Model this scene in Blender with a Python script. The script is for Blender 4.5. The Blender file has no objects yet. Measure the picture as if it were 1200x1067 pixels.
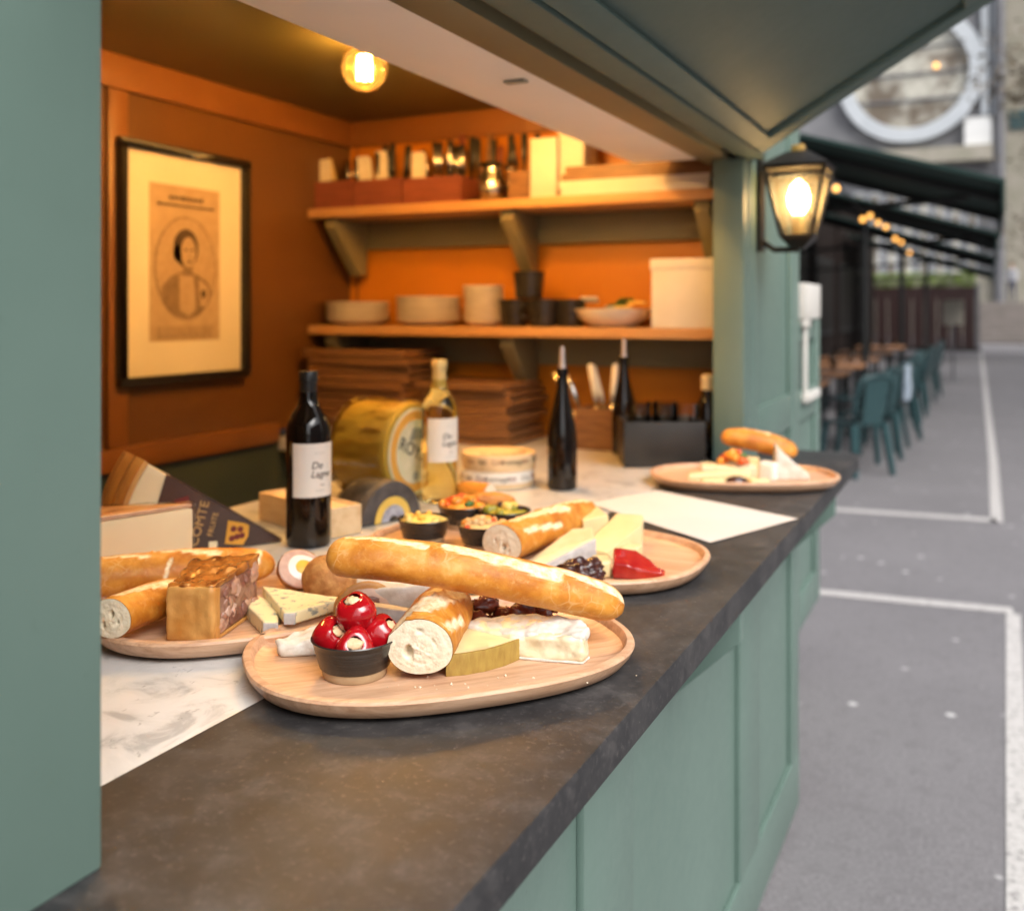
import bpy, bmesh, math, random
from mathutils import Vector, Matrix, noise

# ------------------------------------------------------------------ camera, sky, sun, exposure
S = bpy.context.scene
C = S.collection
HC, TH, FP = 1.41, math.atan(558 / 1167), 1167.0
c_, s_ = math.cos(TH), math.sin(TH)
cam = bpy.data.objects.new('camera', bpy.data.cameras.new('camera'))
C.objects.link(cam)
cam.location = (0, 0, HC)
cam.rotation_euler = (math.pi / 2, 0, TH)
cam.data.sensor_width = 36
cam.data.lens = 35.01
cam.data.shift_y = -(533.5 - 362) / 1200
cam.data.clip_start = 0.05
cam.data.clip_end = 500
cam.data.dof.use_dof = True
cam.data.dof.focus_distance = 1.08
cam.data.dof.aperture_fstop = 3.5
S.camera = cam

SUN_EL, SUN_AZ = math.radians(47), math.radians(122)     # azimuth measured from +Y towards +X
W = bpy.data.worlds.new('World'); S.world = W; W.use_nodes = True
nt = W.node_tree
sky = nt.nodes.new('ShaderNodeTexSky'); sky.sky_type = 'NISHITA'; sky.sun_disc = False
sky.sun_elevation = SUN_EL; sky.sun_rotation = SUN_AZ
sky.air_density = 1.0; sky.dust_density = 4.0; sky.ozone_density = 1.0
hs = nt.nodes.new('ShaderNodeHueSaturation'); hs.inputs['Saturation'].default_value = 0.30
nt.links.new(sky.outputs[0], hs.inputs['Color'])
bg = nt.nodes['Background']; bg.inputs['Strength'].default_value = 0.14
nt.links.new(hs.outputs[0], bg.inputs['Color'])
sun = bpy.data.objects.new('sun', bpy.data.lights.new('sun', 'SUN')); C.objects.link(sun)
sun.data.energy = 1.5; sun.data.angle = math.radians(40); sun.data.color = (1, 0.97, 0.93)
sd = Vector((math.sin(SUN_AZ) * math.cos(SUN_EL), math.cos(SUN_AZ) * math.cos(SUN_EL), math.sin(SUN_EL)))
sun.rotation_euler = sd.to_track_quat('Z', 'Y').to_euler()
S.view_settings.view_transform = 'Standard'; S.view_settings.look = 'None'
S.view_settings.gamma = 1; S.view_settings.use_curve_mapping = False
S.view_settings.exposure = 0.94
S.render.engine = 'CYCLES'

# ------------------------------------------------------------------ pixel helpers (photo is 1200 x 1067, horizon row 362)
def RD(r, d, z=0.0):                       # camera-right / camera-forward metres -> world
    return Vector((r * c_ - d * s_, r * s_ + d * c_, z))
def P(u, v, z=0.0):                        # pixel on a horizontal plane
    d = FP * (HC - z) / (v - 362); return RD((u - 600) / FP * d, d, z)
def PX(u, v, X):                           # pixel on the plane x = X
    d = -1293.8 * X / (1158 - u) if u != 1158 else 1e9
    return Vector((X, (d + X * s_) / c_, HC + (362 - v) * d / FP))
def PY(u, v, Y):                           # pixel on the plane y = Y
    k = (u - 600) / FP
    X = (k * c_ * Y - s_ * Y) / (c_ + k * s_)
    d = -X * s_ + Y * c_
    return Vector((X, Y, HC + (362 - v) * d / FP))

# ------------------------------------------------------------------ materials
def newmat(name):
    m = bpy.data.materials.new(name); m.use_nodes = True
    return m, m.node_tree.nodes, m.node_tree.links, m.node_tree.nodes['Principled BSDF']
def ramp(N, stops):
    r = N.new('ShaderNodeValToRGB'); e = r.color_ramp.elements
    while len(e) < len(stops): e.new(0.5)
    for x, (p, col) in zip(e, stops): x.position = p; x.color = (*col, 1)
    return r
def coords(N, L, scale=(1, 1, 1)):
    t = N.new('ShaderNodeTexCoord'); mp = N.new('ShaderNodeMapping'); mp.inputs['Scale'].default_value = scale
    L.new(t.outputs['Object'], mp.inputs['Vector']); return mp.outputs[0]
def noisetex(N, L, vec, scale, detail=4, rough=.55, dist=0):
    n = N.new('ShaderNodeTexNoise'); n.inputs['Scale'].default_value = scale; n.inputs['Detail'].default_value = detail
    n.inputs['Roughness'].default_value = rough; n.inputs['Distortion'].default_value = dist
    L.new(vec, n.inputs['Vector']); return n.outputs['Fac']
def bump(N, L, B, fac, strength, dist):
    b = N.new('ShaderNodeBump'); b.inputs['Strength'].default_value = strength; b.inputs['Distance'].default_value = dist
    L.new(fac, b.inputs['Height']); L.new(b.outputs[0], B.inputs['Normal']); return b
def mixc(N, L, fac, a, b):
    m = N.new('ShaderNodeMix'); m.data_type = 'RGBA'
    for i, x in ((0, fac), (6, a), (7, b)):
        if hasattr(x, 'is_linked'): L.new(x, m.inputs[i])
        else: m.inputs[i].default_value = x if i == 0 else (*x, 1)
    return m.outputs[2]
def pm(name, c1, c2=None, scale=20, rough=.5, bmp=0, bscale=None, bdist=.002, metal=0, coat=0, stretch=(1, 1, 1), lo=.35, hi=.65, sss=0, detail=4, rvar=0, spec=.5):
    m, N, L, B = newmat(name)
    B.inputs['Roughness'].default_value = rough; B.inputs['Metallic'].default_value = metal
    B.inputs['Coat Weight'].default_value = coat; B.inputs['Coat Roughness'].default_value = .08
    B.inputs['Specular IOR Level'].default_value = spec
    v = coords(N, L, stretch)
    f = noisetex(N, L, v, scale, detail)
    if c2 is None: c2 = tuple(x * .88 for x in c1)
    r = ramp(N, [(lo, c1), (hi, c2)]); L.new(f, r.inputs[0]); L.new(r.outputs[0], B.inputs['Base Color'])
    if bmp: bump(N, L, B, noisetex(N, L, v, bscale or scale, 6), bmp, bdist)
    if rvar:
        mr = N.new('ShaderNodeMapRange'); mr.inputs[3].default_value = rough - rvar; mr.inputs[4].default_value = rough + rvar
        L.new(noisetex(N, L, v, scale * .7, 5), mr.inputs[0]); L.new(mr.outputs[0], B.inputs['Roughness'])
    if sss:
        B.inputs['Subsurface Weight'].default_value = sss; B.inputs['Subsurface Radius'].default_value = (.01, .006, .003)
        B.inputs['Subsurface Scale'].default_value = .5
    return m
def emit(name, col, st):
    m, N, L, B = newmat(name)
    B.inputs['Base Color'].default_value = (*col, 1); B.inputs['Emission Color'].default_value = (*col, 1); B.inputs['Emission Strength'].default_value = st
    return m
def thinglass(name, tint, gloss=.12, rough=.02):
    m, N, L, B = newmat(name); N.remove(B)
    t = N.new('ShaderNodeBsdfTransparent'); t.inputs[0].default_value = (*tint, 1)
    g = N.new('ShaderNodeBsdfGlossy'); g.inputs['Roughness'].default_value = rough
    lw = N.new('ShaderNodeLayerWeight'); lw.inputs['Blend'].default_value = gloss
    mx = N.new('ShaderNodeMixShader'); L.new(lw.outputs['Fresnel'], mx.inputs[0]); L.new(t.outputs[0], mx.inputs[1]); L.new(g.outputs[0], mx.inputs[2])
    L.new(mx.outputs[0], N['Material Output'].inputs['Surface']); return m

M = {}
def green(name, rough, k=1.0):
    m, N, L, B = newmat(name); v = coords(N, L); vb = coords(N, L, (60, 60, 2.2))
    fb = noisetex(N, L, vb, 3, 4, .6); fl = noisetex(N, L, v, 2.3, 5, .6); fs = noisetex(N, L, v, 38, 6, .7)
    r = ramp(N, [(.3, tuple(x * k for x in (.112, .172, .147))), (.7, tuple(x * k for x in (.136, .203, .175)))]); L.new(fl, r.inputs[0])
    r2 = ramp(N, [(.66, (0, 0, 0)), (.74, (.30, .30, .30))]); L.new(fs, r2.inputs[0])
    col = mixc(N, L, r2.outputs[0], r.outputs[0], tuple(x * k for x in (.155, .215, .185)))
    r3 = ramp(N, [(.25, (.35, .35, .35)), (.36, (0, 0, 0))]); L.new(fs, r3.inputs[0])
    col = mixc(N, L, r3.outputs[0], col, tuple(x * k for x in (.055, .085, .07)))
    L.new(col, B.inputs['Base Color'])
    mr = N.new('ShaderNodeMapRange'); mr.inputs[3].default_value = rough - .10; mr.inputs[4].default_value = rough + .12; L.new(fs, mr.inputs[0]); L.new(mr.outputs[0], B.inputs['Roughness'])
    bump(N, L, B, fb, .16, .0012); return m
M['green'] = green('green_paint', .40); M['green_matte'] = green('matte_green_paint', .62, .80)
M['wainscot'] = pm('dark_green_wainscot', (.030, .042, .030), (.04, .052, .038), 3, .5)
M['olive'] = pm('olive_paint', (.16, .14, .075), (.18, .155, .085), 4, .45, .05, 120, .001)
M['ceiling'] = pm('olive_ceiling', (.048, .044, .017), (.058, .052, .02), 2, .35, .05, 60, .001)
M['cream'] = pm('cream_paint', (.80, .77, .74), (.84, .81, .78), 3, .5, .04, 90, .001)
M['copper'] = pm('copper_brown_wall_dim', (.090, .036, .009), (.115, .046, .011), 1.6, .34, .08, 40, .002, stretch=(1, 1, .4), rvar=.07)  # darker than the end wall; the bulbs' fall-off is put into its colour
M['orange_wall_lit'] = pm('orange_end_wall_lit', (.42, .140, .005), (.48, .165, .007), 1.6, .4, .08, 40, .002, rvar=.06)  # brighter than the copper walls; bulb glow is put into its colour
M['copper_trim'] = pm('copper_trim', (.15, .053, .011), (.18, .065, .013), 4, .4, .05, 80, .001)
M['pine'] = pm('varnished_pine', (.52, .29, .12), (.42, .21, .075), 9, .42, .06, 30, .001, stretch=(.35, 6, 6))
M['redwood'] = pm('dark_red_wood', (.14, .035, .02), (.20, .055, .03), 12, .45, .05, 40, .001, stretch=(1, 1, 5))
M['board'] = pm('brown_board', (.20, .095, .035), (.12, .052, .02), 14, .5, .06, 50, .001, stretch=(1, 5, 5))
M['rawwood'] = pm('raw_pine_box', (.72, .55, .34), (.62, .43, .23), 12, .6, .06, 50, .001, stretch=(1, 6, 6))
M['white'] = pm('white_card', (.60, .58, .55), (.54, .515, .475), 6, .6)
M['paper'] = pm('white_paper', (.58, .575, .57), (.54, .535, .53), 5, .75, .1, 25, .001)
M['napkin'] = pm('napkin_paper', (.72, .66, .55), (.62, .55, .44), 25, .8)
M['plate'] = pm('cream_stoneware', (.72, .66, .58), (.62, .56, .48), 14, .28)
M['blackglaze'] = pm('black_glaze', (.012, .011, .010), (.030, .026, .023), 30, .22, .25, 40, .0012, rvar=.07, stretch=(.3, .3, 12))
M['foot'] = pm('unglazed_clay', (.44, .31, .18), (.38, .26, .14), 60, .75, .15, 200, .0005)
M['black'] = pm('black_plastic', (.014, .013, .012), (.022, .02, .018), 12, .4)
M['blackmetal'] = pm('black_metal', (.018, .014, .010), (.03, .022, .014), 30, .4, .1, 120, .0006, metal=.4)
M['steel'] = pm('steel', (.55, .52, .48), (.45, .42, .4), 20, .22, metal=1)
M['brass'] = pm('brass', (.62, .38, .12), (.55, .32, .09), 20, .3, metal=1)
M['pewter'] = pm('pewter_spout', (.50, .42, .40), (.42, .35, .33), 20, .35, metal=.6)
M['dark_red_glass'] = pm('dark_bottle_glass', (.006, .004, .003), (.010, .006, .004), 5, .05, coat=0)
M['foil'] = pm('black_foil', (.012, .012, .013), (.02, .02, .02), 30, .32)
M['goldfoil'] = pm('gold_foil', (.72, .55, .24), (.60, .43, .16), 40, .4, metal=.25)
M['label'] = pm('bottle_label', (.74, .70, .65), (.70, .66, .60), 8, .65)
M['ink'] = pm('black_ink', (.03, .025, .022), None, 10, .6)
M['sepia'] = pm('sepia_ink', (.055, .032, .016), (.085, .05, .026), 40, .7)
M['sepia_mid'] = pm('sepia_tone', (.20, .125, .065), (.26, .165, .09), 60, .7)
M['sepia_pale'] = pm('sepia_pale', (.40, .27, .15), (.46, .32, .19), 60, .7)
M['printpaper'] = pm('aged_print_paper', (.42, .29, .165), (.48, .34, .20), 30, .7)
M['mount'] = pm('cream_mount', (.74, .66, .50), (.70, .62, .46), 4, .75)
M['frame'] = pm('black_frame', (.010, .008, .007), None, 8, .3)
# wine glass
m, N, L, B = newmat('white_wine_glass'); B.inputs['Base Color'].default_value = (.90, .86, .42, 1); B.inputs['Transmission Weight'].default_value = 1
B.inputs['Roughness'].default_value = .0; B.inputs['IOR'].default_value = 1.3; M['wineglass'] = m
M['clearglass'] = thinglass('clear_glass', (.93, .9, .86), .25)
m, N, L, B = newmat('amber_bulb_glass'); N.remove(B)
tr = N.new('ShaderNodeBsdfTransparent'); tr.inputs[0].default_value = (1, .84, .50, 1); tl = N.new('ShaderNodeBsdfTranslucent'); tl.inputs[0].default_value = (.85, .55, .18, 1); gl = N.new('ShaderNodeBsdfGlossy'); gl.inputs['Roughness'].default_value = .05
mx = N.new('ShaderNodeMixShader'); mx.inputs[0].default_value = .016; L.new(tr.outputs[0], mx.inputs[1]); L.new(tl.outputs[0], mx.inputs[2])
m2 = N.new('ShaderNodeMixShader'); lw = N.new('ShaderNodeLayerWeight'); lw.inputs['Blend'].default_value = .2; L.new(lw.outputs['Fresnel'], m2.inputs[0]); L.new(mx.outputs[0], m2.inputs[1]); L.new(gl.outputs[0], m2.inputs[2]); L.new(m2.outputs[0], N['Material Output'].inputs['Surface']); M['amberglass'] = m
m, N, L, B = newmat('seeded_lantern_glass'); N.remove(B)
tr = N.new('ShaderNodeBsdfTransparent'); tr.inputs[0].default_value = (1, .92, .78, 1); tl = N.new('ShaderNodeBsdfTranslucent'); tl.inputs[0].default_value = (.9, .78, .55, 1)
mx = N.new('ShaderNodeMixShader'); mx.inputs[0].default_value = .16; L.new(tr.outputs[0], mx.inputs[1]); L.new(tl.outputs[0], mx.inputs[2]); L.new(mx.outputs[0], N['Material Output'].inputs['Surface']); M['lanternglass'] = m
M['plasticwrap'] = thinglass('plastic_wrap', (.985, .98, .97), .22, .10)
M['pictureglass'] = thinglass('picture_glass', (.97, .97, .97), .10)
M['filament'] = emit('glowing_filament', (1, .58, .20), 60)
M['flamebulb'] = emit('lantern_bulb', (1, .66, .30), 22)
M['led'] = emit('led_strip', (1, .50, .14), 5.0)
M['fairy'] = emit('fairy_bulb', (1, .46, .10), 1.6)

# slate-like counter
m, N, L, B = newmat('dark_slate_counter'); v = coords(N, L)
f1 = noisetex(N, L, v, 6.5, 9, .68, .5); f2 = noisetex(N, L, v, 21, 9, .72, .3); f3 = noisetex(N, L, v, 130, 5, .7); f5 = noisetex(N, L, coords(N, L, (1, .12, 1)), 60, 6, .7, 1.5)
r1 = ramp(N, [(.34, (.0145, .0150, .0165)), (.5, (.028, .0278, .0295)), (.68, (.060, .056, .055))]); L.new(f1, r1.inputs[0])
r2 = ramp(N, [(.40, (.017, .0165, .0175)), (.52, (.032, .0305, .0315)), (.63, (.088, .081, .079))]); L.new(f2, r2.inputs[0])
col = mixc(N, L, .42, r1.outputs[0], r2.outputs[0])
r3 = ramp(N, [(.56, (0, 0, 0)), (.70, (.45, .45, .45))]); L.new(f3, r3.inputs[0]); col = mixc(N, L, r3.outputs[0], col, (.12, .11, .105))
r5 = ramp(N, [(.64, (0, 0, 0)), (.70, (.28, .28, .28))]); L.new(f5, r5.inputs[0]); col = mixc(N, L, r5.outputs[0], col, (.13, .125, .125))
sp = N.new('ShaderNodeTexVoronoi'); sp.inputs['Scale'].default_value = 48; L.new(v, sp.inputs['Vector'])
rs = ramp(N, [(.03, (1, 1, 1)), (.06, (0, 0, 0))]); L.new(sp.outputs['Distance'], rs.inputs[0])
gate = ramp(N, [(.56, (0, 0, 0)), (.60, (.7, .7, .7))]); L.new(noisetex(N, L, v, 14, 2), gate.inputs[0])
mu = N.new('ShaderNodeMath'); mu.operation = 'MULTIPLY'; L.new(rs.outputs[0], mu.inputs[0]); L.new(gate.outputs[0], mu.inputs[1])
col = mixc(N, L, mu.outputs[0], col, (.30, .28, .26))
L.new(col, B.inputs['Base Color']); B.inputs['Specular IOR Level'].default_value = .36
rr = N.new('ShaderNodeMapRange'); rr.inputs[3].default_value = .36; rr.inputs[4].default_value = .66; L.new(f2, rr.inputs[0]); L.new(rr.outputs[0], B.inputs['Roughness'])
bump(N, L, B, f3, .12, .0008); M['slate'] = m
# marble
m, N, L, B = newmat('white_marble'); v = coords(N, L, (1, .75, 1))
f1 = noisetex(N, L, v, 15, 8, .62, 1.2); f2 = noisetex(N, L, coords(N, L, (1.6, .8, 1)), 52, 6, .65, .8)
r1 = ramp(N, [(.35, (.40, .40, .40)), (.45, (.60, .595, .585)), (.56, (.66, .65, .64))]); L.new(f1, r1.inputs[0])
r2 = ramp(N, [(.33, (.22, .215, .21)), (.37, (.73, .72, .705))]); L.new(f2, r2.inputs[0])
mm = N.new('ShaderNodeMix'); mm.data_type = 'RGBA'; mm.blend_type = 'MULTIPLY'; mm.inputs[0].default_value = .55
L.new(r1.outputs[0], mm.inputs[6]); L.new(r2.outputs[0], mm.inputs[7]); L.new(mm.outputs[2], B.inputs['Base Color'])
B.inputs['Roughness'].default_value = .28; M['marble'] = m
# beech
m, N, L, B = newmat('beech_wood'); v = coords(N, L, (1.5, 22, 22))
f1 = noisetex(N, L, v, 4, 6, .6, .5); v2 = coords(N, L, (22, 150, 150)); f2 = noisetex(N, L, v2, 2.2, 3)
r1 = ramp(N, [(.3, (.42, .225, .125)), (.5, (.58, .35, .215)), (.7, (.68, .45, .30))]); L.new(f1, r1.inputs[0])
r2 = ramp(N, [(.42, (.40, .20, .10)), (.5, (.60, .36, .215))]); L.new(f2, r2.inputs[0])
L.new(mixc(N, L, .22, r1.outputs[0], r2.outputs[0]), B.inputs['Base Color'])
B.inputs['Roughness'].default_value = .42; bump(N, L, B, f2, .08, .0006); M['beech'] = m
# bread crust: attribute 'slash' marks the pale scored openings
m, N, L, B = newmat('bread_crust'); v = coords(N, L)
a = N.new('ShaderNodeAttribute'); a.attribute_name = 'slash'
f1 = noisetex(N, L, v, 22, 5, .6, .3); f2 = noisetex(N, L, v, 120, 5, .65); f3 = noisetex(N, L, v, 420, 3)
r1 = ramp(N, [(.30, (.34, .092, .007)), (.44, (.50, .175, .017)), (.58, (.61, .26, .036)), (.74, (.72, .40, .12))]); L.new(f1, r1.inputs[0])
r2 = ramp(N, [(.54, (0, 0, 0)), (.75, (.38, .38, .38))]); L.new(f2, r2.inputs[0])
col = mixc(N, L, r2.outputs[0], r1.outputs[0], (.74, .46, .20))
r3 = ramp(N, [(.40, (.92, .80, .56)), (.72, (.68, .42, .14))]); L.new(f2, r3.inputs[0])
vc = N.new('ShaderNodeTexVoronoi'); vc.feature = 'DISTANCE_TO_EDGE'; vc.inputs['Scale'].default_value = 55
wv = N.new('ShaderNodeMix'); wv.data_type = 'VECTOR'; wv.inputs[0].default_value = .02; L.new(v, wv.inputs[4]); nv_ = N.new('ShaderNodeTexNoise'); nv_.inputs['Scale'].default_value = 30; L.new(v, nv_.inputs['Vector']); L.new(nv_.outputs['Color'], wv.inputs[5]); L.new(wv.outputs[1], vc.inputs['Vector'])
rc = ramp(N, [(.012, (.30, .30, .30)), (.06, (0, 0, 0))]); L.new(vc.outputs['Distance'], rc.inputs[0])
gc = ramp(N, [(.50, (0, 0, 0)), (.60, (1, 1, 1))]); L.new(noisetex(N, L, v, 18, 2), gc.inputs[0])
mc = N.new('ShaderNodeMath'); mc.operation = 'MULTIPLY'; L.new(rc.outputs[0], mc.inputs[0]); L.new(gc.outputs[0], mc.inputs[1])
col = mixc(N, L, mc.outputs[0], col, (.78, .54, .26))
col = mixc(N, L, a.outputs['Fac'], col, r3.outputs[0])
L.new(col, B.inputs['Base Color']); B.inputs['Roughness'].default_value = .50; B.inputs['Specular IOR Level'].default_value = .35
bb = bump(N, L, B, noisetex(N, L, v, 75, 5, .6), .45, .0022); b2 = N.new('ShaderNodeBump'); b2.inputs['Strength'].default_value = .12; b2.inputs['Distance'].default_value = .0006
L.new(f3, b2.inputs['Height']); L.new(bb.outputs[0], b2.inputs['Normal']); L.new(b2.outputs[0], B.inputs['Normal']); M['crust'] = m
# crumb
m, N, L, B = newmat('bread_crumb'); v = coords(N, L)
vo = N.new('ShaderNodeTexVoronoi'); vo.inputs['Scale'].default_value = 320; L.new(v, vo.inputs['Vector'])
f = noisetex(N, L, v, 200, 6, .7)
r1 = ramp(N, [(.30, (.56, .43, .27)), (.42, (.72, .61, .44)), (.7, (.79, .70, .55))]); L.new(f, r1.inputs[0]); L.new(r1.outputs[0], B.inputs['Base Color'])
B.inputs['Roughness'].default_value = .9; B.inputs['Subsurface Weight'].default_value = .1; B.inputs['Subsurface Radius'].default_value = (.008, .005, .003)
ad = N.new('ShaderNodeMath'); ad.operation = 'ADD'; L.new(vo.outputs['Distance'], ad.inputs[0]); L.new(f, ad.inputs[1])
bump(N, L, B, ad.outputs[0], .35, .0010); M['crumb'] = m
M['breaded'] = pm('breadcrumb_coating', (.34, .13, .03), (.50, .24, .07), 60, .7, .6, 170, .003, lo=.4, hi=.6)
M['brie'] = pm('brie_paste', (.68, .57, .35), (.73, .64, .45), 40, .42, .45, 130, .0015, sss=.15)
M['brie_rind'] = pm('brie_rind', (.70, .67, .61), (.56, .50, .42), 55, .75, .6, 150, .0016, sss=.08)
M['cream_cheese'] = pm('soft_white_cheese', (.82, .76, .64), (.72, .64, .50), 45, .6, .4, 90, .002, sss=.12)
M['grey_rind'] = pm('grey_cheese_rind', (.40, .37, .36), (.56, .53, .50), 60, .8, .35, 160, .001)
M['hard'] = pm('pale_hard_cheese', (.70, .59, .33), (.66, .53, .27), 14, .4, .08, 90, .0006, sss=.12)
M['hard_rind'] = pm('olive_brown_rind', (.36, .24, .05), (.28, .17, .035), 40, .55, .3, 120, .001, stretch=(3, 3, 1))
M['cheddar'] = pm('pale_cheddar', (.84, .70, .46), (.80, .66, .42), 8, .38, .05, 60, .0006, sss=.1)
M['cheddar_rind'] = pm('pinkish_cheese_rind', (.58, .32, .2), (.68, .44, .28), 25, .4, .2, 60, .002)
M['gruyere'] = pm('orange_cheese_rind', (.66, .36, .11), (.54, .25, .07), 14, .5, .25, 50, .002)
M['blue'] = None
m, N, L, B = newmat('blue_cheese'); v = coords(N, L)
f = noisetex(N, L, v, 75, 5, .6, .4); r = ramp(N, [(.56, (.80, .70, .42)), (.62, (.36, .38, .30)), (.74, (.14, .18, .20))]); L.new(f, r.inputs[0])
L.new(r.outputs[0], B.inputs['Base Color']); B.inputs['Roughness'].default_value = .45; bump(N, L, B, f, .2, .001); M['blue'] = m
M['yellow_cheese'] = pm('golden_wax_cheese', (.40, .265, .026), (.32, .19, .016), 9, .5, .08, 30, .002)
M['label_orange'] = pm('orange_label', (.72, .36, .06), None, 20, .5)
M['label_cream'] = pm('cream_label', (.66, .62, .46), (.56, .54, .36), 25, .55)
M['label_grey'] = pm('grey_label_print', (.30, .31, .26), None, 20, .55)
M['label_yellow'] = pm('yellow_label', (.72, .50, .10), None, 20, .5)
M['label_blue'] = pm('blue_grey_label', (.40, .42, .50), (.2, .2, .26), 60, .5)
M['charcoal_rind'] = pm('charcoal_rind', (.035, .032, .034), (.09, .08, .08), 30, .55, .3, 60, .002)
M['darkwrap'] = pm('dark_brown_wrapper', (.055, .034, .030), (.085, .05, .045), 12, .22)
M['wrap_gold'] = pm('gold_print', (.55, .33, .12), None, 20, .4)
M['wrap_amber'] = pm('amber_print', (.70, .34, .04), None, 20, .35)
M['wrap_maroon'] = pm('maroon_print', (.16, .02, .02), None, 20, .35)
M['pastry'] = pm('pie_pastry', (.46, .185, .032), (.62, .33, .095), 24, .5, .55, 45, .003, lo=.30, hi=.70, stretch=(1.4, 1.4, 1), detail=8)
M['pielid'] = pm('glazed_pie_lid', (.16, .042, .008), (.46, .17, .03), 50, .22, .6, 60, .004, coat=.4)
m, N, L, B = newmat('pie_meat'); v = coords(N, L)
vo = N.new('ShaderNodeTexVoronoi'); vo.inputs['Scale'].default_value = 62; L.new(v, vo.inputs['Vector'])
hsv = N.new('ShaderNodeSeparateColor'); L.new(vo.outputs['Color'], hsv.inputs[0])
r = ramp(N, [(.0, (.12, .045, .03)), (.35, (.24, .10, .065)), (.6, (.32, .15, .10)), (.8, (.46, .27, .18)), (1, (.09, .03, .022))]); L.new(hsv.outputs[0], r.inputs[0])
f = noisetex(N, L, v, 160, 5); L.new(mixc(N, L, f, r.outputs[0], (.22, .095, .065)), B.inputs['Base Color']); B.inputs['Roughness'].default_value = .38
bump(N, L, B, vo.outputs['Distance'], .6, .004); M['meat'] = m
M['meatpale'] = pm('pale_meat_chunk', (.52, .31, .21), (.36, .18, .12), 70, .45, .3, 90, .002)
M['sausage'] = pm('pink_sausage_meat', (.60, .40, .31), (.50, .30, .23), 70, .55, .3, 140, .001)
M['eggwhite'] = pm('egg_white', (.80, .78, .72), None, 10, .3, sss=.15)
M['yolk'] = pm('egg_yolk', (.80, .46, .06), (.74, .38, .04), 60, .5)
M['pepper'] = pm('red_pepper', (.42, .006, .010), (.33, .004, .008), 18, .14, .05, 30, .002, coat=.5)
M['peppercheese'] = pm('pepper_filling', (.78, .58, .36), (.74, .44, .24), 60, .5, .3, 100, .001)
M['sundried'] = pm('sundried_tomato', (.10, .015, .010), (.24, .05, .018), 45, .25, .5, 90, .003, coat=.3)
M['chutney'] = pm('dark_chutney', (.030, .010, .010), (.065, .022, .018), 80, .16, .5, 140, .003, coat=.4)
M['quince'] = pm('quince_paste', (.30, .010, .010), (.40, .028, .018), 30, .16, .25, 50, .002, sss=.15, coat=.3)
M['ham'] = pm('cured_ham', (.58, .34, .24), (.66, .46, .32), 40, .4, .2, 60, .001)
M['salad_y'] = pm('yellow_dip', (.75, .50, .10), (.80, .62, .22), 60, .4, .4, 120, .002)
M['salad_r'] = pm('red_vegetable', (.55, .05, .015), (.66, .12, .02), 40, .25)
M['salad_o'] = pm('orange_vegetable', (.75, .30, .03), (.70, .24, .03), 40, .3)
M['chickpea'] = pm('chickpea', (.66, .46, .22), (.58, .38, .17), 40, .5)
M['olive_dark'] = pm('dark_olive', (.025, .012, .018), (.05, .02, .03), 30, .18)
M['olive_green'] = pm('green_olive', (.34, .30, .04), (.26, .24, .03), 30, .25)
M['leaf'] = pm('green_leaf', (.05, .12, .02), (.08, .16, .03), 20, .5)
M['teal_metal'] = pm('teal_metal_chair', (.022, .058, .064), (.03, .07, .076), 12, .35)
M['table_wood'] = pm('orange_table_wood', (.42, .20, .09), (.34, .15, .065), 10, .4, stretch=(1, 6, 6))
M['awning'] = pm('dark_green_awning', (.004, .026, .021), (.005, .031, .025), 6, .8)
M['awning_under'] = pm('awning_frame', (.008, .009, .009), None, 6, .6)
M['darkwall'] = pm('dark_timber_front', (.014, .010, .009), (.020, .013, .011), 5, .8, spec=.1)
M['planter'] = pm('dark_planter', (.036, .014, .012), (.046, .018, .015), 5, .6)
M['stone'] = pm('grey_stone', (.20, .20, .21), (.15, .15, .16), 1.2, .8, .2, 6, .02)
M['palestone'] = pm('pale_stone', (.33, .30, .25), (.26, .245, .19), 1.2, .8, .2, 6, .02)
M['whitestone'] = pm('pale_painted_ring', (.50, .53, .56), (.44, .47, .50), 1, .6)
M['windowdark'] = pm('painted_window_reflection', (.13, .10, .07), (.50, .48, .41), .45, .15, lo=.42, hi=.58)  # pale and dark patches in the pane colour imitate reflections
M['paneblack'] = pm('dark_window_pane', (.008, .007, .007), (.016, .013, .012), .8, .6, spec=.15)
M['white_paint_far'] = pm('white_panel', (.70, .70, .69), None, 1, .6)
M['pipe'] = pm('dark_pipe', (.10, .10, .11), (.13, .13, .14), 2, .5)
M['bark'] = pm('bark', (.085, .06, .045), (.12, .085, .06), 6, .9, .4, 20, .02)
M['brownleaf'] = pm('autumn_leaf', (.16, .10, .05), (.10, .085, .035), 2, .6)
M['hedge'] = pm('hedge_leaf', (.30, .40, .08), (.20, .30, .05), 3, .6)
M['nosing'] = pm('pale_step_edge', (.34, .30, .28), (.28, .25, .23), 3, .85)
M['stepstone'] = pm('step_stone', (.20, .175, .16), (.16, .14, .125), 3, .85)
M['skin'] = pm('skin', (.55, .33, .24), None, 10, .5)
M['navy'] = pm('navy_cloth', (.02, .025, .07), None, 10, .8)
M['greycloth'] = pm('pale_grey_cloth', (.42, .42, .45), None, 10, .8)
M['whitetextile'] = pm('pale_blue_cloth', (.45, .52, .60), (.36, .43, .52), 6, .8)
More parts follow.
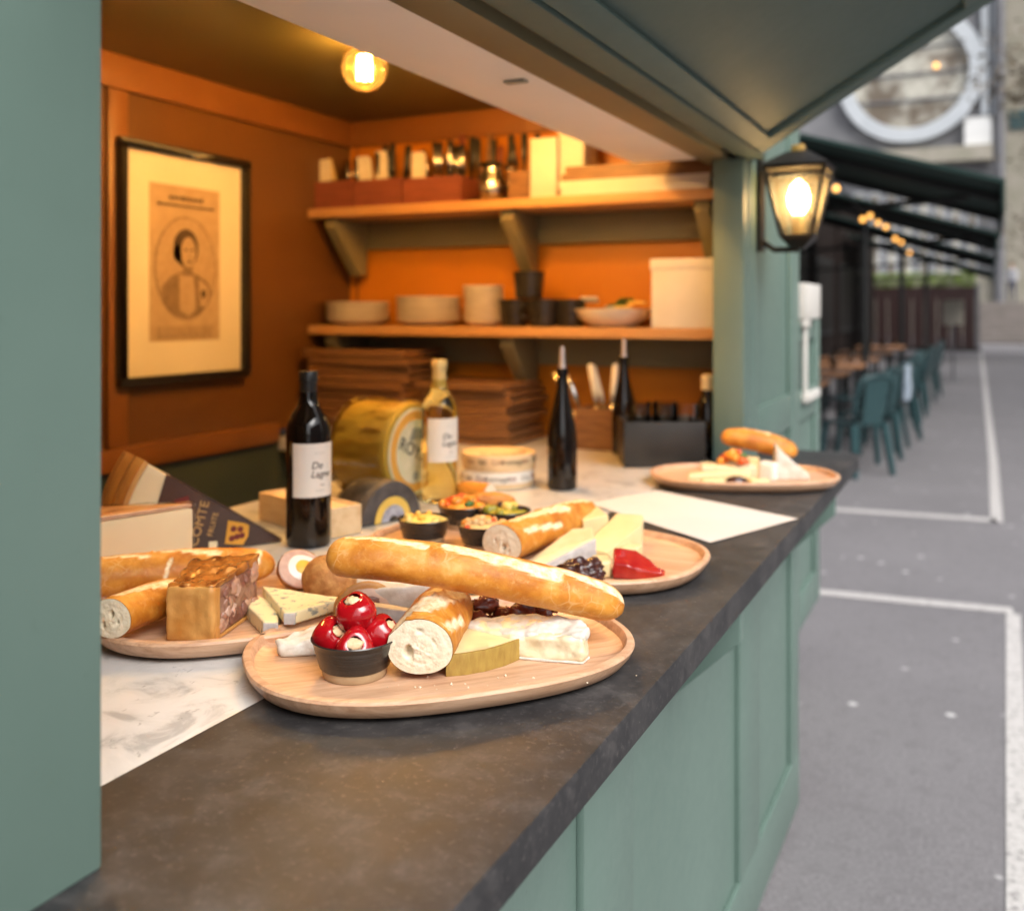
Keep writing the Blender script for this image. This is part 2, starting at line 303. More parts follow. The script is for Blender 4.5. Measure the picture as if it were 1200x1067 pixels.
# asphalt
m, N, L, B = newmat('asphalt'); v = coords(N, L)
f1 = noisetex(N, L, v, 1.1, 6, .6); f2 = noisetex(N, L, v, 90, 4, .7); f4 = noisetex(N, L, v, 16, 6, .65)
r1 = ramp(N, [(.3, (.140, .132, .140)), (.7, (.205, .194, .204))]); L.new(f1, r1.inputs[0])
r2 = ramp(N, [(.35, (.085, .080, .085)), (.65, (.25, .24, .25))]); L.new(f2, r2.inputs[0])
col = mixc(N, L, .55, r1.outputs[0], r2.outputs[0])
r4 = ramp(N, [(.36, (.32, .32, .32)), (.48, (0, 0, 0))]); L.new(f4, r4.inputs[0]); col = mixc(N, L, r4.outputs[0], col, (.105, .098, .103))
vo = N.new('ShaderNodeTexVoronoi'); vo.inputs['Scale'].default_value = 7.5; L.new(v, vo.inputs['Vector'])
rs = ramp(N, [(.10, (.9, .9, .9)), (.15, (0, 0, 0))]); L.new(vo.outputs['Distance'], rs.inputs[0])
gate = ramp(N, [(.50, (0, 0, 0)), (.56, (1, 1, 1))]); L.new(noisetex(N, L, v, 3.3, 2), gate.inputs[0])
mu = N.new('ShaderNodeMath'); mu.operation = 'MULTIPLY'; L.new(rs.outputs[0], mu.inputs[0]); L.new(gate.outputs[0], mu.inputs[1])
L.new(mixc(N, L, mu.outputs[0], col, (.52, .51, .51)), B.inputs['Base Color'])
B.inputs['Roughness'].default_value = .75; bump(N, L, B, f2, .4, .004); M['asphalt'] = m
m, N, L, B = newmat('worn_road_paint'); v = coords(N, L)
f = noisetex(N, L, v, 45, 8, .75); r = ramp(N, [(.36, (.16, .15, .15)), (.46, (.44, .42, .41)), (.6, (.52, .50, .49))]); L.new(f, r.inputs[0]); L.new(r.outputs[0], B.inputs['Base Color'])
B.inputs['Roughness'].default_value = .7; M['roadpaint'] = m

# ------------------------------------------------------------------ mesh tools
class MB:
    def __init__(self): self.v = []; self.f = []; self.att = None
    def add(self, vs, fs):
        o = len(self.v); self.v += [Vector(p) for p in vs]; self.f += [[i + o for i in q] for q in fs]; return self
    def box(self, x0, x1, y0, y1, z0, z1):
        return self.add([(x0, y0, z0), (x1, y0, z0), (x1, y1, z0), (x0, y1, z0), (x0, y0, z1), (x1, y0, z1), (x1, y1, z1), (x0, y1, z1)],
                        [(3, 2, 1, 0), (4, 5, 6, 7), (0, 1, 5, 4), (1, 2, 6, 5), (2, 3, 7, 6), (3, 0, 4, 7)])
    def prism(self, pts, ext):            # 3-D polygon swept along the vector ext
        n = len(pts); pts = [Vector(p) for p in pts]; e = Vector(ext)
        nrm = sum(((pts[i]).cross(pts[(i + 1) % n]) for i in range(n)), Vector())
        if nrm.dot(e) > 0: pts = pts[::-1]
        return self.add(pts + [p + e for p in pts], [list(range(n)), list(range(2 * n - 1, n - 1, -1))] + [(i, i + n, (i + 1) % n + n, (i + 1) % n) for i in range(n)])
    def lathe(self, prof, seg=40, cx=0, cy=0, ax=1.0, ay=1.0, n=2.0):   # prof: (radius offset, z); superellipse plan when ax, ay given
        rings = []
        for (r, z) in prof:
            ring = []
            for i in range(seg):
                a = 2 * math.pi * i / seg
                if n != 2.0:
                    ca, sa = math.cos(a), math.sin(a)
                    x = math.copysign(abs(ca) ** (2 / n), ca); y = math.copysign(abs(sa) ** (2 / n), sa)
                else: x, y = math.cos(a), math.sin(a)
                if ax != 1.0 or ay != 1.0: ring.append((cx + max(ax + r, .001) * x, cy + max(ay + r, .001) * y, z))
                else: ring.append((cx + r * x, cy + r * y, z))
            rings.append(ring)
        vs = [p for ring in rings for p in ring]; fs = []
        for k in range(len(prof) - 1):
            for i in range(seg):
                j = (i + 1) % seg; fs.append((k * seg + i, k * seg + j, (k + 1) * seg + j, (k + 1) * seg + i))
        fs.append(list(range(seg - 1, -1, -1))); fs.append([(len(prof) - 1) * seg + i for i in range(seg)])
        return self.add(vs, fs)
    def tube(self, pts, rad, seg=8):
        pts = [Vector(p) for p in pts]; n = len(pts); rad = rad if isinstance(rad, (list, tuple)) else [rad] * n; vs = []; fs = []
        for k in range(n):
            t = (pts[min(k + 1, n - 1)] - pts[max(k - 1, 0)]).normalized()
            a = t.cross(Vector((0, 0, 1)))
            a = a.normalized() if a.length > .05 else Vector((1, 0, 0)); b = t.cross(a)
            for i in range(seg):
                q = 2 * math.pi * i / seg; vs.append(pts[k] + (a * math.cos(q) + b * math.sin(q)) * rad[k])
        for k in range(n - 1):
            for i in range(seg):
                j = (i + 1) % seg; fs.append((k * seg + i, (k + 1) * seg + i, (k + 1) * seg + j, k * seg + j))
        fs.append(list(range(seg))); fs.append([(n - 1) * seg + i for i in range(seg - 1, -1, -1)])
        return self.add(vs, fs)
    def ball(self, c, r, seg=14, rings=9, amp=0, freq=10, seed=0):
        c = Vector(c); r = Vector(r) if not isinstance(r, (int, float)) else Vector((r, r, r)); vs = []; fs = []
        for k in range(rings + 1):
            th = math.pi * k / rings
            for i in range(seg):
                ph = 2 * math.pi * i / seg; d = Vector((math.sin(th) * math.cos(ph), math.sin(th) * math.sin(ph), math.cos(th)))
                if k in (0, rings): d = Vector((0, 0, 1 if k == 0 else -1))
                q = 1 + (amp * noise.noise(d * freq + Vector((seed * 7.3, seed * 3.1, seed))) if amp else 0)
                vs.append(c + Vector((d.x * r.x, d.y * r.y, d.z * r.z)) * q)
        for k in range(rings):
            for i in range(seg):
                j = (i + 1) % seg; fs.append((k * seg + i, (k + 1) * seg + i, (k + 1) * seg + j, k * seg + j))
        return self.add(vs, fs)
    def build(self, name, mat, parent=None, smooth=False, local=False, bevel=0, angle=None):
        me = bpy.data.meshes.new(name)
        if parent is not None and not local:
            inv = XF.get(parent.name, Matrix()).inverted(); vs = [inv @ p for p in self.v]
        else: vs = self.v
        me.from_pydata([tuple(p) for p in vs], [], self.f)
        if self.att is not None and not bevel:
            at = me.attributes.new('slash', 'FLOAT', 'POINT')
            for i, x in enumerate(self.att): at.data[i].value = x
        bm = bmesh.new(); bm.from_mesh(me)
        bmesh.ops.remove_doubles(bm, verts=bm.verts, dist=1e-6)
        bmesh.ops.recalc_face_normals(bm, faces=bm.faces)
        if bevel:
            ed = [e for e in bm.edges if len(e.link_faces) == 2 and e.calc_face_angle() > .5]
            bmesh.ops.bevel(bm, geom=ed, offset=bevel, segments=2, affect='EDGES', profile=.6, clamp_overlap=True)
        bm.to_mesh(me); bm.free()
        me.materials.append(M[mat] if isinstance(mat, str) else mat)
        if smooth or bevel:
            for p in me.polygons: p.use_smooth = True
            if angle is not None or bevel:
                me.set_sharp_from_angle(angle=angle if angle else math.radians(38))
        o = bpy.data.objects.new(name, me); C.objects.link(o)
        if parent is not None:
            o.parent = parent; XF[o.name] = XF.get(parent.name, Matrix())
        return o
XF = {}
def props(o, label=None, cat=None, group=None, kind=None):
    if label: o['label'] = label
    if cat: o['category'] = cat
    if group: o['group'] = group
    if kind: o['kind'] = kind
    return o
def thing(name, label, cat, loc=(0, 0, 0), rotz=0.0, group=None):
    o = bpy.data.objects.new(name, None); C.objects.link(o); o.empty_display_size = .05
    o.location = loc; o.rotation_euler = (0, 0, rotz)
    XF[o.name] = Matrix.Translation(Vector(loc)) @ Matrix.Rotation(rotz, 4, 'Z')
    return props(o, label, cat, group)
def fthing(name, label, cat, r, d, z, rot=0.0, group=None):     # thing placed by camera-right / camera-forward metres, turned to face the camera
    return thing(name, label, cat, RD(r, d, z), TH + rot, group)
def copy_tree(o, loc=None, rotz=None, label=None, parent=None):
    n = o.copy(); C.objects.link(n)
    if parent is not None: n.parent = parent
    if loc is not None: n.location = loc
    if rotz is not None: n.rotation_euler = (0, 0, rotz)
    if label: n['label'] = label
    for ch in [x for x in KIDS(o)]: copy_tree(ch, parent=n)
    return n
def KIDS(o): return [x for x in list(C.objects) if x.parent == o]
def text_mb(s, size, ext=.0004):
    cu = bpy.data.curves.new('t', 'FONT'); cu.body = s; cu.size = size; cu.extrude = ext; cu.align_x = 'CENTER'; cu.align_y = 'CENTER'; cu.resolution_u = 3
    ob = bpy.data.objects.new('t', cu); me = bpy.data.meshes.new_from_object(ob)
    mb = MB().add([v.co.copy() for v in me.vertices], [list(p.vertices) for p in me.polygons])
    bpy.data.objects.remove(ob); bpy.data.curves.remove(cu); bpy.data.meshes.remove(me); return mb
def xform(mb, mtx): mb.v = [mtx @ p for p in mb.v]; return mb
def slab(poly, z0, z1, amp=.002, freq=40, bev=.004, cuts=2, seed=0, shear=(0, 0), top=None):
    """a rounded, uneven block cut to the outline poly; returns an MB in the same frame"""
    bm = bmesh.new(); n = len(poly)
    ar = sum(poly[i][0] * poly[(i + 1) % n][1] - poly[(i + 1) % n][0] * poly[i][1] for i in range(n))
    if ar < 0: poly = poly[::-1]; top = top[::-1] if top else None
    lo = [bm.verts.new((x, y, z0)) for x, y in poly]
    hi = [bm.verts.new((x + shear[0], y + shear[1], (top[i] if top else z1))) for i, (x, y) in enumerate(poly)]
    bm.faces.new(lo[::-1]); bm.faces.new(hi)
    for i in range(n): bm.faces.new((lo[i], lo[(i + 1) % n], hi[(i + 1) % n], hi[i]))
    if bev: bmesh.ops.bevel(bm, geom=list(bm.edges), offset=bev, segments=2, affect='EDGES', profile=.6, clamp_overlap=True)
    bmesh.ops.triangulate(bm, faces=[f for f in bm.faces if len(f.verts) > 4])
    for _ in range(cuts):
        avg = sum(e.calc_length() for e in bm.edges) / len(bm.edges)
        bmesh.ops.subdivide_edges(bm, edges=[e for e in bm.edges if e.calc_length() > avg * .8], cuts=1, use_grid_fill=True)
    bmesh.ops.triangulate(bm, faces=[f for f in bm.faces if len(f.verts) > 4])
    bm.normal_update(); off = Vector((seed * 3.7, seed * 1.9, seed * 5.3))
    for v in bm.verts:
        q = noise.noise(v.co * freq + off) * amp + noise.noise(v.co * freq * 3.1 + off) * amp * .45
        keep = min(1, max(0, (v.co.z - z0) / .006))
        v.co += v.normal * q * keep
    bm.verts.index_update()
    mb = MB().add([v.co.copy() for v in bm.verts], [[v.index for v in f.verts] for f in bm.faces]); bm.free(); return mb

# ================================================================== SETTING: road
o = MB().add([(-40, -30, 0), (60, -30, 0), (60, 120, 0), (-40, 120, 0)], [(0, 1, 2, 3)]).build('road', 'asphalt'); props(o, kind='structure', label='worn grey asphalt street with pale spots')
def strip(pts, w, name='painted_line'):
    mb = MB(); pts = [Vector((p.x, p.y, .004)) for p in pts]; L_, R_ = [], []
    for i, p in enumerate(pts):
        a = pts[max(i - 1, 0)]; b = pts[min(i + 1, len(pts) - 1)]; t = (b - a).normalized(); nn = Vector((-t.y, t.x, 0)) * w / 2
        L_.append(p + nn); R_.append(p - nn)
    mb.add(L_ + R_, [(i, i + 1, i + 1 + len(pts), i + len(pts)) for i in range(len(pts) - 1)])
    o = mb.build(name, 'roadpaint'); return props(o, kind='structure')
cA = P(1187, 716); cB = P(1168, 610)
strip([cA + (P(960, 694) - cA) * 1.6, cA], .10); strip([P(1199, 1200), cA + Vector((0, -.05, 0))], .06)
strip([cB + (P(975, 597) - cB) * 1.6, cB], .12); strip([cB + Vector((0, -.06, 0)), P(1164, 540), P(1150, 414)], .075)

# ================================================================== KIOSK
XP, XB, XC, XM, XW = -.587, -.484, -.329, -.690, -2.07     # front wall, base panels, counter front, marble edge, back wall
Y0, YN, YF, YE, YK = -.55, .53, 2.66, 2.98, 3.98           # kiosk start, near post end, far post, end wall, kiosk end
ZL = 1.813                                                 # underside of the lintel
K = thing('market_kiosk', 'sage green wooden food kiosk with its serving hatch propped open', 'kiosk', (-1.3, 1.7, 0))
def kb(name, mat, *boxes, bevel=0, parent=None):
    mb = MB()
    for b in boxes: mb.box(*b)
    return mb.build(name, mat, parent or K, bevel=bevel)
kb('front_wall', 'green', (XP - .084, XP, Y0, YN, 1.0, 2.30), bevel=.003)['label'] = 'wide green wall board beside the open hatch'
kb('post', 'green', (XP - .084, XP, YF, YF + .09, 1.0, ZL), bevel=.003)
# lintel, groove, fascia
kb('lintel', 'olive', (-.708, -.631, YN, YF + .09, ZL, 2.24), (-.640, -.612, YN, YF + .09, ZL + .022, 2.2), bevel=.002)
kb('fascia', 'green_matte', (-.604, -.545, YN, YF + .09, ZL + .004, 2.24), bevel=.004)
kb('shutter_box', 'cream', (-.892, -.7085, Y0 + .02, YE - .33, ZL + .002, 2.05), bevel=.003)['label'] = 'cream painted shutter housing inside the hatch'
kb('latch_plate', 'label_grey', (-.775, -.735, 1.585, 1.605, ZL - .003, ZL + .010))
# wall beyond the hatch: recessed panel with rails and stiles
kb('side_wall', 'green', (XP - .08, XP - .014, YF + .0905, 3.52, .30, 2.30))
kb('low_wall', 'green', (XP - .08, XP - .014, 3.5205, YK, .30, 1.372))
kb('stile', 'green', (XP - .014, XP + .001, YF + .0905, 2.84, .30, 2.24), bevel=.003)
kb('stile', 'green', (XP - .014, XP + .001, 3.36, 3.52, .30, 2.24), bevel=.003)
kb('stile', 'green', (XP - .014, XP + .001, 3.88, YK, .30, 1.37), bevel=.003)
for a, b in ((2.84, 3.36), (3.52, 3.88)):
    for z0, z1 in ((1.02, 1.13), (2.10, 2.24) if a < 3 else (1.30, 1.37), (.30, .42)):
        kb('rail', 'green', (XP - .0138, XP, a, b, z0, z1), bevel=.003)
kb('plinth', 'black', (XP - .5, XP - .10, 2.95, YK - .05, 0, .30))  # added black block; its colour stands for the shade under the raised wall
# base under the counter
kb('base_board', 'green', (XB - .09, XB - .012, Y0, 2.897, .012, .9595))
kb('base_stile', 'green', (XB - .012, XB, Y0, -.1, .16, .9595), bevel=.003)
for a, b in ((1.235, 1.44), (2.16, 2.36), (2.785, 2.897)):
    kb('base_stile', 'green', (XB - .012, XB, a, b, .16, .9595), bevel=.003)
kb('base_rail', 'green', (XB - .012, XB + .0012, Y0, 2.897, .012, .165), bevel=.004)
kb('base_end', 'green', (-1.40, XB - .0905, 2.82, 2.896, .012, .9595))
for yb in (.51, 1.605, 2.70):
    MB().prism([(XB + .001, yb, .9595), (-.36, yb, .9595), (-.36, yb, .873), (XB + .001, yb, .757)], (0, .026, 0)).build('counter_bracket', 'green', K, bevel=.002)
# inside shell
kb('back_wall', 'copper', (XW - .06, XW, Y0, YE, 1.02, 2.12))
kb('wainscot', 'wainscot', (XW - .06, XW + .004, Y0, YE, 0, 1.0))
kb('dado_rail', 'copper_trim', (XW - .05, XW + .022, Y0, 2.56, .985, 1.045), bevel=.004)
kb('cornice', 'copper_trim', (XW, XW + .024, Y0, YE - .024, 1.985, 2.0755), bevel=.004)
kb('cornice', 'copper_trim', (XW, -.893, YE - .024, YE, 1.985, 2.0755), bevel=.004)
for ya, yb in ((1.88, 1.945), (1.0, 1.065)):
    kb('wall_batten', 'copper_trim', (XW, XW + .012, ya, yb, 1.046, 1.985), bevel=.003)
kb('end_wall', 'orange_wall_lit', (XW - .06, XP - .082, YE, YE + .06, .0, 2.12))
kb('seam_batten', 'copper_trim', (XW + .03, XW + .036, YE - .006, YE, 1.05, 1.985))
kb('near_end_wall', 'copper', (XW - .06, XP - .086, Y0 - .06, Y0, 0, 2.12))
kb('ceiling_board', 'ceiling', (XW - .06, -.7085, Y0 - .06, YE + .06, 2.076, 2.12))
kb('roof', 'green', (XW - .12, -.54, Y0 - .1, 3.58, 2.301, 2.36), bevel=.01)
kb('floor_board', 'redwood', (XW - .06, XP - .1, Y0, YE, .01, .05))
kb('rear_store', 'green', (XW - .06, XP - .081, YE + .061, 3.52, .05, 2.30), (XW - .06, XP - .081, 3.5205, YK, .05, 1.372))
# propped hatch flap: frame proud of its panel
ang = math.atan2(.329, .549); fl = .655; ux, uz = math.cos(ang), math.sin(ang)
hx, hz = -.538, ZL + .008
def flap(name, a0, a1, y0, y1, t0, t1, parent):
    q = [(a0, t0), (a1, t0), (a1, t1), (a0, t1)]
    return MB().prism([(hx + ux * a - uz * t, y0, hz + uz * a + ux * t) for a, t in q], (0, y1 - y0, 0)).build(name, 'green_matte', parent, bevel=.003)
fb = flap('hatch_flap', .0, fl, .42, YF, .016, .034, K); fb['label'] = 'green hatch flap propped up as a canopy'
flap('flap_stile', .0, fl, YF - .085, YF + .001, 0, .0155, fb); flap('flap_stile', .0, fl, .42, .50, 0, .0155, fb)
flap('flap_rail', fl - .085, fl, .5005, YF - .0855, 0, .0155, fb); flap('flap_rail', .0, .045, .5005, YF - .0855, 0, .0155, fb)
# window niche with a pale strip and white box on the far wall
kb('window_strip', 'white', (XP + .002, XP + .012, 3.58, 3.63, 1.116, 1.344), (XP + .0025, XP + .022, 3.55, 3.86, 1.085, 1.115), bevel=.003)

# ------------------------------------------------------------------ counter
CT = thing('serving_counter', 'long serving counter with dark slate ledge and white marble worktop', 'counter', (-.6, 1.4, .96))
def rounded(x0, x1, y0, y1, z0, z1, rad):
    pts = [(x0, y0), (x1, y0)] + [(x1 - rad + rad * math.cos(a), y1 - rad + rad * math.sin(a)) for a in [math.pi / 2 * k / 8 for k in range(9)]] + [(x0, y1)]
    return MB().prism([(x, y, z0) for x, y in pts], (0, 0, z1 - z0))
rounded(XM, XC, Y0, YE, .96, 1.0, .022).build('slate_top', 'slate', CT, bevel=.0025)
MB().box(-1.42, XM - .0015, Y0, YE - .002, .962, .9985).build('marble_top', 'marble', CT, bevel=.002)
MB().box(XW + .006, -1.4205, 2.57, YE - .002, .955, .9985).build('marble_return', 'marble', CT, bevel=.002)
MB().box(-1.40, -1.36, Y0, 2.57, .06, .955).box(-1.3595, XB - .092, Y0, 2.815, .90, .958).build('cabinet', 'green', CT)
MB().box(XW + .05, -1.46, 2.66, YE - .01, .06, .952).build('return_cabinet', 'black', CT)
MB().box(XW + .05, XW + .10, 2.60, 2.655, .06, .952).box(-1.70, -1.65, 2.60, 2.655, .06, .952).build('cabinet_leg', 'olive', CT)

# ------------------------------------------------------------------ lamps
def bulb(u, v, d, label, BULB_W, col=(1, .55, .185)):
    r = (u - 600) / FP * d; z = HC + (362 - v) * d / FP; p = RD(r, d, z)
    t = thing('pendant_bulb', label, 'light bulb', (p.x, p.y, 2.076), 0, 'round filament bulbs under the kiosk ceiling')
    R = .056
    MB().lathe([(.018, 2.075), (.019, z + .062), (.016, z + .054)], 20, p.x, p.y).build('bulb_holder', 'brass', t, smooth=True, angle=.6)
    MB().ball(p, R, 32, 20).build('glass_globe', 'amberglass', t, smooth=True)
    fm = MB()
    for k in range(6):
        a = k * math.pi / 3; q = p + Vector((math.cos(a) * .016, math.sin(a) * .016, 0)); b2 = p + Vector((math.cos(a + .5) * .012, math.sin(a + .5) * .012, 0))
        fm.tube([q + Vector((0, 0, -.028)), b2 + Vector((0, 0, .030))], .0045, 6)
    fm.build('filament', 'filament', t, smooth=True)
    l = bpy.data.objects.new('bulb_light', bpy.data.lights.new('bulb_light', 'POINT')); C.objects.link(l); l.parent = t
    l.location = p - Vector((p.x, p.y, 2.076)); l.data.energy = BULB_W; l.data.color = col; l.data.shadow_soft_size = .03
    return t
bulb(427, 80, 2.45, 'round amber filament bulb hanging in front of the olive ceiling', 15.0)
bulb(579, 84, 2.52, 'round filament bulb tucked behind the cream shutter housing', 19.0)
bulb(-30, 60, 1.75, 'round filament bulb near the wide green front wall board', 3.4, (1, .66, .30))
bulb(338, -34, 1.737, 'round filament bulb above the marble beside the cream shutter housing', 8.0, (1, .84, .64))
bulb(520, -5, 2.0, 'round filament bulb between the others above the middle platter', 5.5, (1, .84, .64))

# wall lantern
LX, LY, LZ = -.475, 2.84, 1.711
t = thing('wall_lantern', 'lit black metal lantern with tapered glass sides on the kiosk wall', 'lantern', (LX, LY, LZ - .15))
def frus(mb, z0, h0, z1, h1):
    return mb.add([(LX + sx * h0, LY + sy * h0, z0) for sx, sy in ((-1, -1), (1, -1), (1, 1), (-1, 1))] + [(LX + sx * h1, LY + sy * h1, z1) for sx, sy in ((-1, -1), (1, -1), (1, 1), (-1, 1))],
                  [(3, 2, 1, 0), (4, 5, 6, 7), (0, 1, 5, 4), (1, 2, 6, 5), (2, 3, 7, 6), (3, 0, 4, 7)])
zt, zb, ht, hb = LZ + .088, LZ - .100, .080, .040
m0 = MB()
for sx, sy in ((-1, -1), (1, -1), (1, 1), (-1, 1)):
    m0.tube([(LX + sx * hb, LY + sy * hb, zb), (LX + sx * ht, LY + sy * ht, zt)], .0065, 6)
for za, hh in ((zb, hb), (zt, ht), (zt - .022, ht - .004)):
    q = [(LX + sx * hh, LY + sy * hh, za) for sx, sy in ((-1, -1), (1, -1), (1, 1), (-1, 1), (-1, -1))]
    for k in range(4): m0.tube([q[k], q[k + 1]], .0055, 6)
m0.build('lantern_frame', 'blackmetal', t, smooth=True, angle=.6)
frus(MB(), zt + .004, .092, zt + .046, .030).build('lantern_roof', 'blackmetal', t, bevel=.002)
frus(MB(), zt + .0465, .020, zt + .066, .016).build('chimney', 'brass', t, bevel=.002)
frus(MB(), zb - .034, .016, zb - .006, .043).build('lantern_base', 'blackmetal', t, bevel=.002)
for k, (sx, sy) in enumerate(((0, -1), (1, 0), (0, 1), (-1, 0))):
    a, b = hb - .001, ht - .001; px, py = -sy, sx
    MB().add([(LX + sx * a + px * (a - .005), LY + sy * a + py * (a - .005), zb + .004), (LX + sx * a - px * (a - .005), LY + sy * a - py * (a - .005), zb + .004),
              (LX + sx * b - px * (b - .005), LY + sy * b - py * (b - .005), zt - .004), (LX + sx * b + px * (b - .005), LY + sy * b + py * (b - .005), zt - .004)], [(0, 1, 2, 3)]).build('glass_pane', 'lanternglass', t)
MB().lathe([(.020, zb), (.020, zb + .05), (.016, zb + .06)], 16, LX, LY).build('candle_tube', 'brass', t, smooth=True, angle=.6)
MB().lathe([(.014, zb + .0605), (.028, zb + .085), (.031, zb + .11), (.022, zb + .14), (.004, zb + .158)], 18, LX, LY).build('lit_bulb', 'flamebulb', t, smooth=True)
MB().box(XP + .0015, XP + .014, LY - .03, LY + .03, LZ - .14, LZ + .12).tube([(XP + .01, LY, LZ - .11), (XP + .045, LY, LZ - .135), (LX, LY, zb - .036)], .008, 8).build('wall_bracket', 'blackmetal', t, smooth=True, angle=.6)
l = bpy.data.objects.new('lantern_light', bpy.data.lights.new('lantern_light', 'POINT')); C.objects.link(l); l.parent = t
l.location = (0, 0, .16); l.data.energy = .8; l.data.color = (1, .62, .28); l.data.shadow_soft_size = .02

# ------------------------------------------------------------------ white box on the far wall
t = thing('notice_box', 'small white box sitting on the low green wall beyond the lantern', 'box', (XP + .002, 3.7, 1.345))
MB().box(XP - .20, XP + .022, 3.54, 3.86, 1.375, 1.50).build('box_body', 'white', t, bevel=.006)
MB().box(XP + .002, XP + .020, 3.54, 3.64, 1.345, 1.3745).build('box_spout', 'white', t, bevel=.006)

# ================================================================== framed picture on the back wall
xw = XW + .004
def onwall(u, v): p = PX(u, v, xw); return p
ya, yb = onwall(133, 300).y, onwall(285, 300).y; za, zb2 = 1.41 - .205, 1.41 + .452
t = thing('framed_picture', 'black framed sepia print of a woman portrait on the copper wall', 'picture', (xw, (ya + yb) / 2, za))
fw = .022
MB().box(xw - .002, xw + .030, ya, yb, za, za + fw).box(xw - .002, xw + .030, ya, yb, zb2 - fw, zb2).box(xw - .002, xw + .030, ya, ya + fw, za + fw, zb2 - fw).box(xw - .002, xw + .030, yb - fw, yb, za + fw, zb2 - fw).build('frame', 'frame', t, bevel=.002)
MB().box(xw, xw + .008, ya + fw, yb - fw, za + fw, zb2 - fw).build('mount', 'mount', t)
py0, py1, pz0, pz1 = ya + .115, yb - .115, za + .115, zb2 - .105
pr = MB().box(xw + .008, xw + .009, py0, py1, pz0, pz1).build('print', 'printpaper', t)
pc, pw, ph_ = (py0 + py1) / 2, py1 - py0, pz1 - pz0
def flat(pts, x, name, mat):
    return MB().prism([(x, pc + a * pw, pz0 + b * ph_) for a, b in pts], (.0006, 0, 0)).build(name, mat, pr)
def ell(cx, cy, rx, ry, n=36, a0=0, a1=2 * math.pi): return [(cx + rx * math.cos(a0 + (a1 - a0) * k / n), cy + ry * math.sin(a0 + (a1 - a0) * k / n)) for k in range(n if a1 - a0 > 6.2 else n + 1)]
X_ = xw + .0092
flat(ell(0, .47, .44, .335), X_, 'portrait_oval', 'sepia_mid')
flat(ell(0, .47, .425, .325), X_ + .0008, 'portrait_ground', 'sepia_pale')
flat([(-.36, .31), (-.33, .36), (-.22, .415), (-.09, .445), (.07, .445), (.2, .42), (.33, .37), (.365, .31), (.30, .235), (.18, .17), (0, .148), (-.18, .17), (-.30, .235)], X_ + .0016, 'shoulders', 'sepia_mid')
flat([(-.10, .20), (-.11, .43), (.10, .43), (.13, .20), (.02, .16)], X_ + .0024, 'bodice', 'sepia_pale')
flat([(.20, .23), (.17, .40), (.30, .36), (.33, .29), (.27, .22)], X_ + .0024, 'sleeve', 'sepia_pale')
flat(ell(.24, .305, .035, .03, 14), X_ + .0032, 'brooch', 'sepia')
flat(ell(-.01, .60, .175, .125), X_ + .0024, 'hair', 'sepia'); flat(ell(-.13, .565, .06, .055, 16), X_ + .0024, 'hair_bun', 'sepia')
flat(ell(.02, .575, .105, .098), X_ + .0032, 'face', 'sepia_pale'); flat([(-.06, .42), (-.05, .51), (.08, .51), (.08, .42)], X_ + .0030, 'neck', 'sepia_mid')
for cx in (-.02, .07): flat(ell(cx, .59, .022, .010, 10), X_ + .0040, 'eye', 'sepia')
flat([(.035, .56), (.06, .54), (.03, .535)], X_ + .0040, 'nose', 'sepia_mid'); flat(ell(.03, .512, .035, .008, 10), X_ + .0040, 'mouth', 'sepia')
rng = random.Random(4)
def wordline(y, x0, x1, h, mat, name):
    x = x0; mb = MB()
    while x < x1 - .01:
        w = min(rng.uniform(.03, .075), x1 - x)
        mb.prism([(X_, pc + a * pw, pz0 + b * ph_) for a, b in ((x, y), (x + w, y), (x + w, y + h * rng.uniform(.8, 1.1)), (x, y + h))], (.0006, 0, 0)); x += w + .014
    return mb.build(name, mat, pr)
wordline(.905, -.24, .26, .028, 'sepia', 'heading'); wordline(.862, -.40, .42, .018, 'sepia', 'heading')
for k in range(5): wordline(.085 - k * .016, -.40, .40, .007, 'sepia_mid', 'caption_line')
MB().box(xw + .016, xw + .0175, ya + fw - .003, yb - fw + .003, za + fw - .003, zb2 - fw + .003).build('glass', 'pictureglass', t)

# ================================================================== shelves on the end wall
SY = 2.73
def shelf(label, z, brs):
    t = thing('wall_shelf', label, 'shelf', (-1.37, YE, z - .03))
    MB().box(XW + .002, XP - .088, SY, YE - .001, z - .03, z).build('shelf_board', 'pine', t, bevel=.003)
    MB().box(XW + .026, XP - .088, YE - .03, YE - .0012, z - .125, z - .0305).build('wall_rail', 'olive', t, bevel=.002)
    for x in brs:
        MB().prism([(x, YE - .0305, z - .031), (x, SY + .03, z - .031), (x, SY + .03, z - .06), (x, YE - .075, z - .22), (x, YE - .0305, z - .22)], (.045, 0, 0)).build('shelf_bracket', 'olive', t, bevel=.003)
    return t
ZU, ZW = 1.746, 1.355
su = shelf('upper pine shelf holding cutlery caddies and white boxes', ZU, (-2.02, -1.36, -.75))
shelf('lower pine shelf holding plates, bowls and black mugs', ZW, (-2.02, -1.36))

